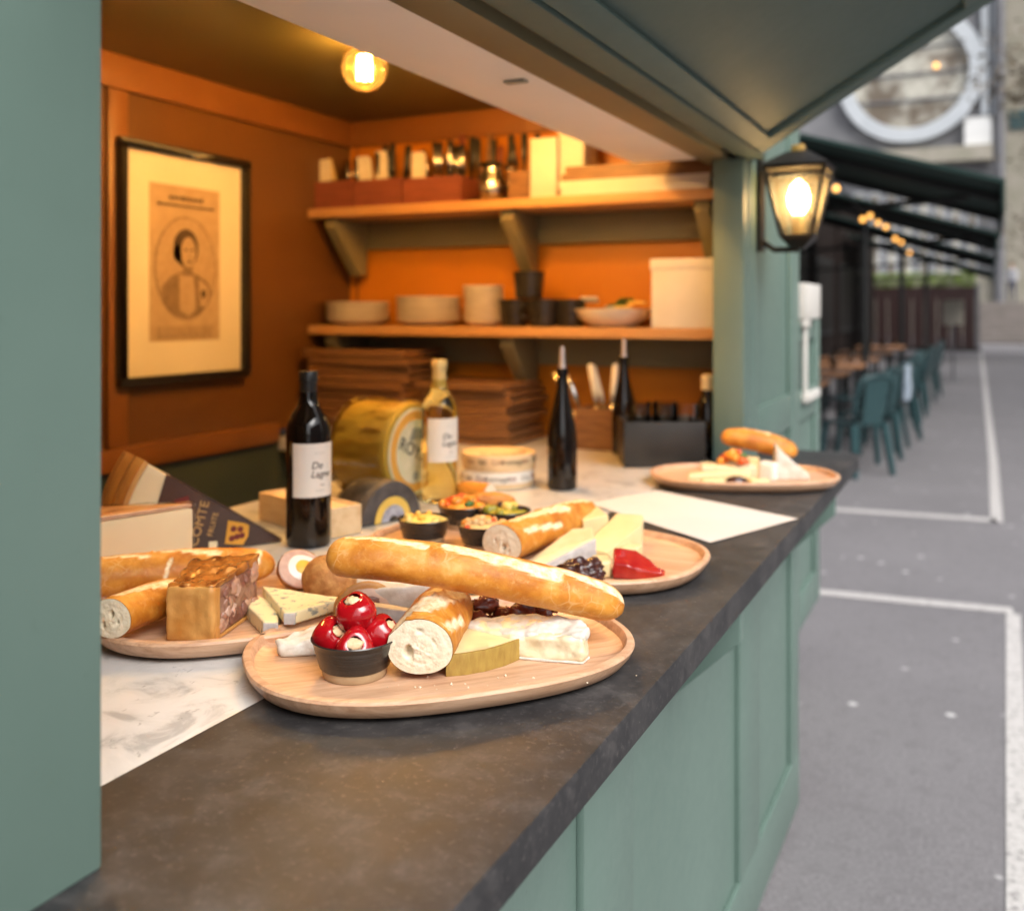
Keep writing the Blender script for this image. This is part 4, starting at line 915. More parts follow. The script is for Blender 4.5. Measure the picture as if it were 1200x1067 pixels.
for k in range(16):
    sx_, z_ = rng.uniform(.14, .93), rng.uniform(.012, .056); q = lerp(FRp, BRp, sx_)
    mb = MB().ball((0, 0, 0), (.0045, rng.uniform(.006, .014), rng.uniform(.005, .011)), 18, 12, .55, 1.7, k + 40); xform(mb, Matrix.Translation((q[0] - r0 - .0012, q[1] - d0, z_)) @ Matrix.Rotation(-.17, 4, 'Z') @ Matrix.Rotation(rng.uniform(0, 3), 4, 'X')); mb.build('meat_chunk', ('meatpale', 'meat', 'meat', 'meatpale', 'sausage')[k % 5], t, smooth=True, local=True)
# blue cheese slices
for k, (poly, z0, z1, lab) in enumerate((
    ([(-.350, 1.292), (-.300, 1.204), (-.282, 1.202), (-.300, 1.275), (-.338, 1.318)], .0004, .019, 'thick blue cheese slice with pale rind beside the pork pie'),
    ([(-.332, 1.322), (-.276, 1.206), (-.262, 1.206), (-.216, 1.262), (-.222, 1.270)], .0155, .030, 'long thin blue cheese slice pointing towards the soft cheese wedge'))):
    rr, dd = poly[0]; t = food('blue_cheese_slice', lab, 'cheese', rr, dd, FZ)
    slab(rel(poly, rr, dd), z0, z1, .0012, 60, .0022, 3, 30 + k).build('paste', 'blue', t, smooth=True, local=True)
    e0, e1 = poly[1], poly[2]; nxx, nyy = (e1[1] - e0[1]), -(e1[0] - e0[0]); nl = math.hypot(nxx, nyy); nxx, nyy = nxx / nl * .0035, nyy / nl * .0035
    slab(rel([e0, e1, (e1[0] + nxx, e1[1] + nyy), (e0[0] + nxx, e0[1] + nyy)], rr, dd), z0, z1 - .001, .0008, 90, .001, 2, 33 + k).build('rind', 'grey_rind', t, smooth=True, local=True)
slab(rel([(-.325, 1.250), (-.30, 1.235), (-.29, 1.25), (-.312, 1.27)], -.31, 1.25), .0, .014, .001, 60, .002, 2, 37).build('cheese_body', 'hard', food('cheese_crumb', 'small yellow cheese piece between pork pie and blue cheese', 'cheese', -.31, 1.25), smooth=True, local=True)
# scotch eggs
def scotch(r, d, R, rot, tilt, label, cut):
    t = food('scotch_egg', label, 'scotch egg', r, d, FZ + .0005, rot)
    q = Matrix.Translation((0, 0, R * .95)) @ Matrix.Rotation(tilt, 4, 'X')
    half = MB(); SG, RN = 40, 24; th0 = math.pi / 2 if cut else .02
    for i in range(RN + 1):
        th = th0 + (math.pi - th0) * i / RN
        for j in range(SG):
            ph = 2 * math.pi * j / SG; d_ = Vector((math.sin(th) * math.cos(ph), math.sin(th) * math.sin(ph), math.cos(th)))
            half.v.append(Vector((d_.x * R * 1.16, d_.y * R, d_.z * R * 1.0)) * (1 + .035 * noise.noise(d_ * 5 + Vector((r * 90, 0, 0))) + .02 * noise.noise(d_ * 17 + Vector((r * 90, 0, 0)))))
    for i in range(RN):
        for j in range(SG):
            jj = (j + 1) % SG; half.f.append([i * SG + j, (i + 1) * SG + j, (i + 1) * SG + jj, i * SG + jj])
    xform(half, q); half.build('breaded_coat', 'breaded', t, smooth=True, local=True)
    if not cut: return
    for nm, mt, rx, h, ox, sd in (('sausage_layer', 'sausage', .985, .0006, 0, 1), ('egg_white', 'eggwhite', .66, .0016, .10, 2), ('egg_yolk', 'yolk', .38, .0026, .16, 3)):
        n = 44; ring = [(R * (ox + 1.16 * rx * math.cos(2 * math.pi * k / n) * (1 + .07 * noise.noise(Vector((math.cos(2 * math.pi * k / n), math.sin(2 * math.pi * k / n), sd))))), R * rx * math.sin(2 * math.pi * k / n) * (1 + .07 * noise.noise(Vector((math.cos(2 * math.pi * k / n), math.sin(2 * math.pi * k / n), sd + 5))))) for k in range(n)]
        mb = MB().add([(x, y, -.002) for x, y in ring] + [(x, y, h * .6) for x, y in ring] + [(x * .93, y * .93, h + .0006 * noise.noise(Vector((x * 90, y * 90, sd)))) for x, y in ring] + [(R * ox, 0, h)],
                      [(k, (k + 1) % n, n + (k + 1) % n, n + k) for k in range(n)] + [(n + k, n + (k + 1) % n, 2 * n + (k + 1) % n, 2 * n + k) for k in range(n)] + [(2 * n + k, 2 * n + (k + 1) % n, 3 * n) for k in range(n)])
        xform(mb, q); mb.build(nm, mt, t, smooth=True, local=True)
scotch(-.300, 1.415, .0300, .75, math.radians(50), 'halved scotch egg with its white and yolk facing up and outward', True)
scotch(-.246, 1.340, .0335, -.5, math.radians(20), 'whole scotch egg with brown breadcrumb coat under the long baguette end', False)

# ------------------------------------------------------------------ big cheeses behind the left platter
MZ = .999
r0, d0 = -.64, 1.42
t = food('cheddar_wedge', 'large pale cheddar wedge in clear wrap behind the cut baguettes', 'cheese', r0, d0, MZ)
cp = [(-.480, 1.500), (-.715, 1.245), (-.79, 1.33), (-.79, 1.44)]
slab(rel(cp, r0, d0), .0006, .112, .0006, 20, .003, 2, 41).build('paste', 'cheddar', t, smooth=True, local=True, angle=.6)
slab(rel([(-.4815, 1.501), (-.716, 1.247), (-.792, 1.331), (-.792, 1.441)], r0, d0), .1125, .1185, .0008, 30, .002, 2, 42).build('top_rind', 'cheddar_rind', t, smooth=True, local=True, angle=.6)
slab(rel([(-.476, 1.5015), (-.716, 1.239), (-.798, 1.327), (-.798, 1.446)], r0, d0), .0004, .1215, .0024, 42, .004, 4, 43).build('clear_wrap', 'plasticwrap', t, smooth=True, local=True)
# big wedge in a dark printed wrapper: sector standing upright on a cut side
tip = (-.405, 1.765); e = Vector((-.823, -.568)); nn = Vector((-.568, .823)); rotw = math.atan2(e.y, e.x)
t = food('wrapped_cheese_wedge', 'large cheese wedge with orange rind and dark COMTE wrapper leaning behind the cheddar', 'cheese', tip[0], tip[1], MZ)
def w3(s, z, k): q = e * s + nn * k; return Vector((q.x, q.y, z))
Rw, aw, tw = .280, math.radians(34), .135
sec = [(.0, .0006)] + [(Rw * math.cos(aw * k / 10), Rw * math.sin(aw * k / 10) + .0006) for k in range(11)]
MB().prism([w3(s, z, 0) for s, z in sec], (nn.x * tw, nn.y * tw, 0)).build('paste', 'cheddar', t, local=True, bevel=.003)
arcw = [((Rw + .0005) * math.cos(aw * k / 10), (Rw + .0005) * math.sin(aw * k / 10) + .0012) for k in range(11)]; arco = [((Rw + .009) * math.cos(aw * 1.01 * k / 10), (Rw + .009) * math.sin(aw * 1.01 * k / 10) + .0012) for k in range(11)]
MB().prism([w3(s, z, -.003) for s, z in arcw + arco[::-1]], (nn.x * (tw + .006), nn.y * (tw + .006), 0)).build('rind', 'gruyere', t, local=True, bevel=.002)
for k in (.30, .78):   # pale ribs of the wrap over the rind
    MB().prism([w3(s * 1.012, z * 1.012 + .0005, tw * k) for s, z in arco + [(a * 1.012, b * 1.012) for a, b in arco[::-1]]], (nn.x * .005, nn.y * .005, 0)).build('wrap_seam', 'plasticwrap', t, local=True)
MB().prism([w3(s, z, -.0035) for s, z in [(.004, .001), (.246, .001), (.246 * math.cos(aw), .246 * math.sin(aw)), (.006, .004)]], (nn.x * .003, nn.y * .003, 0)).build('wrapper_front', 'darkwrap', t, local=True)
MB().prism([w3(.004 + .235 * math.cos(aw) * a, .004 + .235 * math.sin(aw) * a, b) for a, b in ((0, -.0034), (1, -.0034), (1, tw), (0, tw))], (0, 0, .002)).build('wrapper_top', 'darkwrap', t, local=True)
def onface(mb, s, z, rot, name, mat, lift=.0042):
    # text/print in (x right, y up) -> face coordinates; picture right = -e
    Mx = Matrix(((-e.x, 0, -nn.x, 0), (-e.y, 0, -nn.y, 0), (0, 1, 0, 0), (0, 0, 0, 1)))
    q = w3(s, z, -lift)
    xform(mb, Matrix.Translation(q) @ Mx @ Matrix.Rotation(rot, 4, 'Z')); return mb.build(name, mat, t, local=True)
onface(text_mb('COMTE', .0225), .150, .050, math.radians(74), 'lettering', 'wrap_gold')
onface(text_mb('FRUITE', .0130), .127, .046, math.radians(74), 'lettering', 'wrap_gold')
onface(MB().prism([(-.018, -.020, 0), (.014, -.022, 0), (.021, -.006, 0), (.020, .012, 0), (.012, .015, 0), (-.018, .019, 0)], (0, 0, .0006)), .086, .028, math.radians(-8), 'amber_emblem', 'wrap_amber')
for k, (a, b) in enumerate(((-.006, .008), (.006, .006), (0, -.006), (-.009, -.008), (.009, -.005))):
    onface(MB().lathe([(.0055, 0), (.0055, .0004)], 8, a, b), .086, .026, 0, 'emblem_mark', 'wrap_maroon', .0049)
onface(MB().box(-.012, .012, -.012, .012, 0, .0006), .178, .085, .2, 'maroon_patch', 'wrap_maroon')
onface(MB().prism([(-.008, -.006, 0), (.006, -.009, 0), (.009, .004, 0), (-.005, .008, 0)], (0, 0, .0006)), .128, .011, .2, 'pale_emblem', 'cheddar', .0046)
onface(text_mb('JURA', .016), .190, .030, math.radians(10), 'lettering', 'wrap_maroon')
# wine bottles
def wine(r, d, label, glass, caps, capz, shoulder, script, lab_phi=40, kind='red'):
    t = food('wine_bottle', label, 'bottle', r, d, MZ + .0002)
    R = .0388
    MB().lathe([(.030, .004), (.036, 0), (.0385, .004), (R, .02), (R, shoulder), (R * .97, shoulder + .012), (R * .80, shoulder + .030), (R * .52, shoulder + .046), (.0155, shoulder + .062), (.0143, shoulder + .085), (.0140, .285), (.0158, .2855), (.0158, .2985), (.0135, .300)], 48).build('bottle_glass', glass, t, smooth=True, local=True, angle=.9)
    MB().lathe([(.0152, capz), (.0150, .284), (.0168, .2845), (.0168, .300), (.0155, .3025), (.004, .303)], 30).build('capsule', caps, t, smooth=True, local=True, angle=.8)
    z0, z1 = .088, .180; n = 30; phi0, phi1 = math.radians(lab_phi - 72), math.radians(lab_phi + 72); vs = []
    for k in range(n + 1):
        a = phi0 + (phi1 - phi0) * k / n
        for z in (z0, z1): vs.append(((R + .0006) * math.sin(a), -(R + .0006) * math.cos(a), z))
    MB().add(vs, [(2 * k, 2 * k + 2, 2 * k + 3, 2 * k + 1) for k in range(n)]).build('label', 'label', t, smooth=True, local=True)
    for txt, sz, zz, dx in ((script[0], .017, .142, -.005), (script[1], .0165, .127, .003), ('~', .014, .109, .004), ('- - - -', .008, .164, 0), ('-------', .008, .100, 0)):
        mb = text_mb(txt, sz, .0002); sh = .25
        nv = []
        for p in mb.v:
            a = math.radians(lab_phi) + (p.x + dx + sh * p.y) / R; nv.append(Vector(((R + .0011 + p.z) * math.sin(a), -(R + .0011 + p.z) * math.cos(a), zz + p.y)))
        mb.v = nv; mb.build('label_print', 'ink' if sz > .012 else 'label_grey', t, local=True)
    return t
wine(-.356, 1.742, 'dark red wine bottle with cream label behind the scotch eggs', 'dark_red_glass', 'foil', .215, .195, ('De', 'Lagne'), 42)
wine(-.156, 2.135, 'white wine bottle with gold capsule beside the golden round cheese', 'wineglass', 'goldfoil', .240, .190, ('De', 'Lagne'), 38)
# raw wooden box
t = food('wooden_box', 'small raw pine box standing behind the red wine bottle', 'box', -.385, 1.885, MZ, math.radians(-45))
hx2, hy2, hb2 = .118, .036, .054
MB().box(-hx2, hx2, -hy2, -hy2 + .007, .0005, hb2).build('side_board', 'rawwood', t, local=True, bevel=.001); MB().box(-hx2, hx2, hy2 - .007, hy2, .0005, hb2).build('side_board', 'rawwood', t, local=True, bevel=.001)
for s in (-1, 1): MB().box(min(s * hx2, s * (hx2 - .007)), max(s * hx2, s * (hx2 - .007)), -hy2 + .0072, hy2 - .0072, .0005, hb2).build('end_board', 'rawwood', t, local=True, bevel=.001)
MB().box(-hx2 + .0072, hx2 - .0072, -hy2 + .0072, hy2 - .0072, hb2 - .010, hb2 - .004).build('lid_board', 'rawwood', t, local=True)
# half wheel with charcoal rind
t = food('charcoal_cheese', 'half wheel of cheese with charcoal rind and yellow ringed label', 'cheese', -.235, 1.93, MZ, math.radians(50))
hw = [(.078 * math.cos(math.pi * k / 20), .078 * math.sin(math.pi * k / 20) + .0006) for k in range(21)]
MB().prism([(x, -.005, z) for x, z in hw], (0, .085, 0)).build('rind', 'charcoal_rind', t, local=True, bevel=.006)
MB().prism([(x * 1.02, .012, z * 1.02) for x, z in hw], (0, .072, 0)).build('clear_wrap', 'plasticwrap', t, local=True, bevel=.006)
for nm, mt, k, lf in (('label_ring', 'label_yellow', .60, .0072), ('label_centre', 'label_blue', .40, .0080), ('label_mark', 'ink', .14, .0088)):
    MB().prism([(.078 * k * math.cos(math.pi * q / 20), -lf, .078 * k * math.sin(math.pi * q / 20) + .002) for q in range(21)], (0, .001, 0)).build(nm, mt, t, local=True)
# golden cheese wheel standing on its rim
t = food('whole_cheese', 'golden waxed whole cheese standing on edge with a round cream label', 'cheese', -.272, 2.185, MZ, math.radians(60))
RW = .104
wh = [(RW * math.cos(2 * math.pi * k / 44), RW * math.sin(2 * math.pi * k / 44) + RW + .0006) for k in range(44)]
MB().prism([(x, -.070, z) for x, z in wh], (0, .145, 0)).build('wax_body', 'yellow_cheese', t, local=True, bevel=.010)
xs = [-.12 + .24 * k / 10 for k in range(11)]
mb = slab([(1.035 * x, 1.035 * (z - RW)) for x, z in wh], -.062, .080, .004, 26, .008, 3, 51); xform(mb, Matrix.Translation((0, 0, RW + .004)) @ Matrix.Rotation(-math.pi / 2, 4, 'X')); mb.v = [Vector((p.x, p.y, max(p.z, .0003))) for p in mb.v]; mb.build('clear_wrap', 'plasticwrap', t, smooth=True, local=True)
for nm, mt, k, lf in (('label_rim', 'label_cream', .90, .0725), ('label_band', 'label_orange', .84, .0733), ('label_face', 'label_cream', .66, .0741)):
    MB().prism([(x * k, -lf, (z - RW) * k + RW) for x, z in wh], (0, .0016, 0)).build(nm, mt, t, local=True)
def onwheel(mb, x, z, rot, nm, mt): xform(mb, Matrix.Translation((x, -.0748, z)) @ Matrix.Rotation(math.pi / 2, 4, 'X') @ Matrix.Rotation(rot, 4, 'Z')); mb.build(nm, mt, t, local=True)
onwheel(text_mb('ROYAL', .040), 0, RW - .002, math.radians(-24), 'lettering', 'ink'); onwheel(MB().prism([(-.03, 0, 0), (.03, 0, 0), (.022, .022, 0), (-.016, .025, 0)], (0, 0, .0006)), .006, RW + .026, 0, 'label_picture', 'label_grey'); onwheel(MB().lathe([(.010, 0), (.010, .0005)], 12), 0, RW - .052, 0, 'label_seal', 'label_grey')
# round cheese boxes
for k in range(2):
    t = food('round_cheese_box', ['round wooden cheese box printed with script, bottom of the pair', 'round wooden cheese box with script on its lid, upper of the pair'][k], 'cheese box', -.034 + .003 * k, 2.345, MZ + .0003 + k * .0385, .4 * k, 'round cheese boxes')
    MB().lathe([(.084, 0), (.0855, .001), (.0855, .022)], 48).build('box_base', 'rawwood', t, smooth=True, local=True, angle=.6)
    MB().lathe([(.0868, .0125), (.0868, .036), (.086, .0378), (.001, .038)], 48).build('box_lid', 'label' if k == 0 else 'rawwood', t, smooth=True, local=True, angle=.6)
    for q in range(7):
        a = -math.pi / 2 + (q - 3) * .42
        mb = text_mb(('Cru', 'lait', 'Cru', 'fromage', 'lait', 'Cru', 'lait')[q], .017, .0002); nv = []
        for p in mb.v:
            aa = a + p.x / .087; nv.append(Vector(((.0872 + p.z) * math.cos(aa), (.0872 + p.z) * math.sin(aa), .024 + p.y)))
        mb.v = nv; mb.build('side_print', ('wrap_maroon', 'ink')[q % 2], t, local=True)
    if k == 1:
        for q in range(5):
            a = -math.pi / 2 + (q - 2) * .5; mb = text_mb(('au', 'lait', 'cru', 'doux', 'fin')[q], .022, .0002)
            xform(mb, Matrix.Translation((.058 * math.cos(a), .058 * math.sin(a), .0384)) @ Matrix.Rotation(a + math.pi / 2, 4, 'Z')); mb.build('lid_print', 'board', t, local=True)
baguette('small cut baguette end lying against the round cheese boxes', [(-.047, 2.105, MZ + .021), (-.085, 2.13, MZ + .021), (-.118, 2.16, MZ + .018)], .023, cut0=True, seed=9, holes=((.2, .2, .1),), N=40, MM=28)

# ------------------------------------------------------------------ middle platter
def topping(t, n, R, z, mats, size, amp=.25, seed=0, dome=.006):
    rg = random.Random(seed)
    for k in range(n):
        a = rg.uniform(0, 6.283); q = R * math.sqrt(rg.random()); s = size * rg.uniform(.75, 1.2)
        mb = MB().ball((0, 0, 0), (s, s * rg.uniform(.6, 1), s * rg.uniform(.55, .9)), 9, 6, amp, 2.5, k + seed); xform(mb, Matrix.Translation((q * math.cos(a), q * math.sin(a), z + dome * (1 - (q / R) ** 2))) @ Matrix.Rotation(rg.uniform(0, 3), 4, 'Z'))
        mb.build('topping', mats[k % len(mats)], t, smooth=True, local=True)
BR, BH = .046, .040
def dip(label, r, d, base, mats, n, size, seed, mound=.006, amp=.25):
    t = bowl(label, r, d, BR, BH)
    MB().lathe([(BR * .80, BH * .55), (BR * .91, BH * .90), (BR * .6, BH * .90 + mound * .7), (.002, BH * .9 + mound)], 30).build('filling', base, t, smooth=True, local=True)
    if n: topping(t, n, BR * .80, BH * .96, mats, size, amp, seed, mound)
    return t
dip('black dip bowl of smooth yellow dip at the platter rim', -.150, 1.700, 'salad_y', ('salad_y', 'yolk'), 9, .008, 61, .008)
dip('black dip bowl of red and orange peppers with a green leaf', -.090, 1.815, 'salad_o', ('salad_o', 'salad_r', 'salad_o', 'salad_r', 'leaf'), 22, .012, 62, .012)
dip('black dip bowl of chickpea and red pepper salad beside the baguette', -.046, 1.655, 'chickpea', ('chickpea', 'salad_r', 'chickpea', 'salad_o', 'chickpea'), 26, .0075, 63, .008)
dip('black dip bowl of dark and green olives', -.012, 1.770, 'olive_green', ('olive_dark', 'olive_green', 'olive_dark', 'salad_y'), 16, .010, 64, .008, .08)
t = food('bread_slice', 'orange crusted bread slice leaning behind the dip bowls', 'bread', -.045, 1.865, FZ, .2)
mb = MB().ball((0, 0, .028), (.055, .014, .027), 24, 12, .12, 3, 5); mb.att = [0] * len(mb.v); mb.build('crust', 'crust', t, smooth=True, local=True)
baguette('half baguette with crumb end on the middle platter beside the grey brie', [(-.016, 1.535, FZ + .0335), (.060, 1.660, FZ + .0335), (.140, 1.790, FZ + .0325)], .0335, cut0=True, slashes=[(.10, 1.75, .62, 1.15, .011), (.48, 1.95, .92, 1.3, .010), (.1, .7, .45, .35, .005)], seed=14, holes=((.12, -.1, .14), (-.3, .2, .08), (.4, -.3, .07)), taper=(.6, .75))
r0, d0 = .06, 1.54
t = food('grey_brie_wedge', 'brie wedge with grey rind side leaning on the middle baguette', 'cheese', r0, d0)
gp = [(.014, 1.520), (.034, 1.500), (.128, 1.535), (.128, 1.590), (.098, 1.622)]
slab(rel(gp, r0, d0), .0005, .040, .0016, 50, .003, 3, 71, top=[.006, .006, .044, .050, .040]).build('paste', 'brie', t, smooth=True, local=True)
slab(rel([(.038, 1.4965), (.1295, 1.531), (.128, 1.5345), (.036, 1.500)], r0, d0), .0005, .040, .0008, 70, .001, 3, 72, top=[.006, .043, .044, .007]).build('rind', 'grey_rind', t, smooth=True, local=True)
for k, (poly, tp, lab) in enumerate((
    ([(.112, 1.585), (.150, 1.560), (.215, 1.650), (.225, 1.700), (.180, 1.715)], [.018, .016, .040, .046, .046], 'long pale cheese slice rising beside the grey brie wedge'),
    ([(.120, 1.680), (.165, 1.700), (.150, 1.770), (.105, 1.760)], [.040, .046, .048, .042], 'pale yellow cheese slice behind the middle baguette'))):
    rr, dd = poly[0]; t = food('pale_cheese_slice', lab, 'cheese', rr, dd)
    slab(rel(poly, rr, dd), .0005, .04, .0010, 40, .003, 3, 74 + k, top=tp).build('paste', 'hard', t, smooth=True, local=True, angle=.8)
slab(rel([(.172, 1.585), (.200, 1.580), (.212, 1.612), (.184, 1.622)], .19, 1.6), .0005, .018, .001, 50, .003, 2, 77).build('cheese_body', 'hard', food('cheese_chunk', 'small pale cheese chunk behind the red quince paste', 'cheese', .19, 1.6), smooth=True, local=True)
slab(rel([(.118, 1.462), (.146, 1.470), (.150, 1.515), (.122, 1.512)], .13, 1.49), .0005, .024, .001, 50, .003, 2, 78).build('cheese_body', 'hard', food('cheese_chunk', 'yellow cheese chunk between dark chutney and red quince paste', 'cheese', .13, 1.49), smooth=True, local=True)
t = food('chutney_heap', 'heap of dark sticky chutney on the middle platter', 'chutney', .102, 1.460)
MB().ball((0, 0, .012), (.034, .026, .020), 40, 24, .42, 3.2, 3).build('chutney_body', 'chutney', t, smooth=True, local=True)
for k in range(14):
    a = k * 2.4; q = .026 * math.sqrt((k + .5) / 14)
    MB().ball((q * math.cos(a), q * .8 * math.sin(a), .024 - q * .45), (.0075, .006, .006), 10, 7, .4, 2.5, k).build('chutney_lump', 'chutney', t, smooth=True, local=True)
t = food('quince_paste', 'block of translucent red quince paste near the platter rim', 'quince paste', .182, 1.475)
slab([(-.034, -.012), (.036, -.026), (.044, -.010), (.006, .026), (-.028, .020)], .0005, .03, .0026, 55, .003, 4, 81, top=[.026, .014, .012, .034, .040]).build('paste_block', 'quince', t, smooth=True, local=True)

# ------------------------------------------------------------------ far platter
baguette('small golden baguette resting across the platter past the white paper', [(.503, 2.40, FZ + .088), (.59, 2.39, FZ + .078), (.682, 2.38, FZ + .052)], .0290, seed=21, slashes=[(.3, 1.8, .6, 1.3, .006)], N=60, MM=32, taper=(.65, .6))
r0, d0 = .64, 2.33
t = food('white_wedge', 'tall white cheese wedge leaning on the far small baguette', 'cheese', r0, d0)
slab([(-.028, -.02), (.048, -.028), (.042, .030), (-.02, .03)], .0005, .08, .0012, 40, .003, 3, 83, top=[.078, .012, .014, .082]).build('paste', 'brie_rind', t, smooth=True, local=True)
for k, (poly, h, mt, nm, lab) in enumerate((
    ([(.40, 2.26), (.55, 2.30), (.56, 2.33), (.41, 2.30)], .022, 'hard', 'cheese_slice', 'long pale cheese slice lying on the far platter'),
    ([(.44, 2.32), (.60, 2.30), (.60, 2.36), (.45, 2.38)], .032, 'brie', 'cheese_slice', 'broad pale cheese slice beneath the far small baguette'),
    ([(.425, 2.218), (.475, 2.214), (.477, 2.25), (.428, 2.254)], .016, 'hard', 'cheese_cube', 'yellow cheese cube at the rim of the far platter'),
    ([(.530, 2.214), (.575, 2.212), (.577, 2.25), (.533, 2.254)], .016, 'hard', 'cheese_cube', 'yellow cheese cube beside the dark chutney on the far platter'),
    ([(.57, 2.30), (.60, 2.28), (.62, 2.32), (.59, 2.35)], .042, 'eggwhite', 'egg_piece', 'white egg piece against the tall white wedge'),
    ([(.545, 2.36), (.585, 2.35), (.59, 2.39), (.55, 2.40)], .045, 'hard', 'cheese_cube', 'pale cheese cube tucked under the far small baguette'))):
    rr, dd = poly[0]; t = food(nm, lab, 'cheese' if 'cheese' in nm else 'egg', rr, dd)
    slab(rel(poly, rr, dd), .0005, h, .0014, 40, .004, 2, 85 + k).build('piece_body', mt, t, smooth=True, local=True)
t = food('chutney_heap', 'heap of dark chutney between two cheese cubes', 'chutney', .503, 2.232); MB().ball((0, 0, .010), (.024, .02, .013), 20, 12, .3, 3, 5).build('chutney_body', 'chutney', t, smooth=True, local=True)
t = food('tomato_salad', 'small heap of red and orange vegetables beneath the far baguette', 'salad', .52, 2.335, FZ + .030); topping(t, 14, .03, .01, ('salad_r', 'salad_o', 'salad_o', 'leaf'), .012, .2, 91, .02)

# ------------------------------------------------------------------ paper sheet
t = thing('paper_sheet', 'plain white paper sheet lying on the slate counter between two platters', 'paper', P(815, 605, 1.0008))
cs = [P(690, 590, 1.0012), P(769, 574.5, 1.0012), P(936, 608, 1.0012), P(832, 636, 1.0012)]
vs = []; n = 12
for i in range(n + 1):
    for j in range(n + 1):
        a, b = i / n, j / n; p = cs[0].lerp(cs[1], a).lerp(cs[3].lerp(cs[2], a), b); p.z += .0009 * (1 + noise.noise(Vector((a * 3, b * 3, 1)))); vs.append(p)
MB().add(vs, [(i * (n + 1) + j, i * (n + 1) + j + 1, (i + 1) * (n + 1) + j + 1, (i + 1) * (n + 1) + j) for i in range(n) for j in range(n)]).build('sheet', 'paper', t, smooth=True)

# bread crumbs scattered round the cut bread
rng = random.Random(77); mb = MB()
for (cr, cd, sr, sd2, z, n) in ((-.085, 1.045, .04, .014, FZ, 14), (.0, 1.07, .09, .03, FZ, 12), (.0, 1.50, .05, .02, FZ, 16)):
    for k in range(n):
        p = RD(cr + rng.gauss(0, sr * .6), cd + rng.gauss(0, sd2 * .6), z + .0008); q = rng.uniform(.0005, .0017)
        mb.ball(p, (q, q * rng.uniform(.6, 1), q * .7), 5, 3, .4, 3, k)
o = mb.build('bread_crumbs', 'crumb', smooth=False); props(o, 'scatter of tiny golden bread crumbs round the cut baguettes', 'crumbs', kind='stuff')

# ================================================================== TERRACE AND STREET BEHIND
t = thing('dark_building', 'dark timber restaurant front behind the terrace tables', 'building', (-3.6, 20, 0))
MB().box(-6, -3.5, 5.2, 36, 0, 4.2).build('wall', 'darkwall', t)
for k in range(7):
    y = 6.4 + k * 4; MB().box(-3.499, -3.44, y, y + .25, 0, 4.0).build('pilaster', 'darkwall', t)
    f = MB().box(-3.499, -3.47, y + .7, y + 3.3, .8, 2.6).build('window', 'awning_under', t); MB().box(-3.469, -3.465, y + .8, y + 3.2, .9, 2.5).build('pane', 'paneblack', f)
def awn(y0, y1, lab):
    t = thing('awning', lab, 'awning', (-1.5, (y0 + y1) / 2, 2.3), 0, 'dark green awnings over the terrace')
    za = lambda x: 2.31 + (0.09 - x) * .306
    MB().prism([(-3.4, y0, za(-3.4)), (.09, y0, za(.09)), (.09, y0, za(.09) + .03), (-3.4, y0, za(-3.4) + .03)], (0, y1 - y0, 0)).build('canvas', 'awning', t)
    MB().box(.091, .11, y0, y1, za(.09) - .20, za(.09) + .03).build('valance', 'awning', t)
    for y in ((y0 + y1) / 2 - .9, (y0 + y1) / 2 + .9):
        MB().prism([(-3.4, y, za(-3.4) - .07), (.085, y, za(.09) - .07), (.085, y, za(.09) - .002), (-3.4, y, za(-3.4) - .002)], (0, .06, 0)).build('arm', 'awning_under', t)
    MB().tube([(-.15, (y0 + y1) / 2, za(-.15) - .002), (-3.45, (y0 + y1) / 2, 2.2)], .03, 6).build('strut', 'awning_under', t)
    MB().tube([(-1.44, y0 + .3, 0), (-1.44, y0 + .3, za(-1.44) - .002)], .045, 8).build('support_post', 'awning_under', t)
awn(7.9, 11.2, 'dark green awning overhanging the first terrace table'); awn(13.3, 16.6, 'dark green awning over the middle terrace tables'); awn(19.4, 23.2, 'dark green awning over the far terrace tables'); awn(27.5, 32, 'dark green awning just before the dark planter')
# string lights
t = thing('string_lights', 'string of small warm bulbs hanging beneath the awnings', 'string lights', (-1.0, 11, 2.27))
pp = []
for u, v in ((979.7, 221), (1011, 257), (1019.6, 253), (1029, 261), (1038, 266), (1049, 280), (1056, 284), (1066, 296)):
    d = 1293.8 / (1158 - u); p = Vector((-1.0, (d - s_) / c_, HC + (362 - v) * d / FP)); pp.append(p)
MB().tube([Vector((-1.0, 6.0, 2.35))] + [p + Vector((0, 0, .05)) for p in pp] + [Vector((-1.0, 18, 2.35))], .006, 5).build('cable', 'awning_under', t)
for p in pp: MB().ball(p, .024, 10, 8).build('bulb', 'fairy', t, smooth=True)
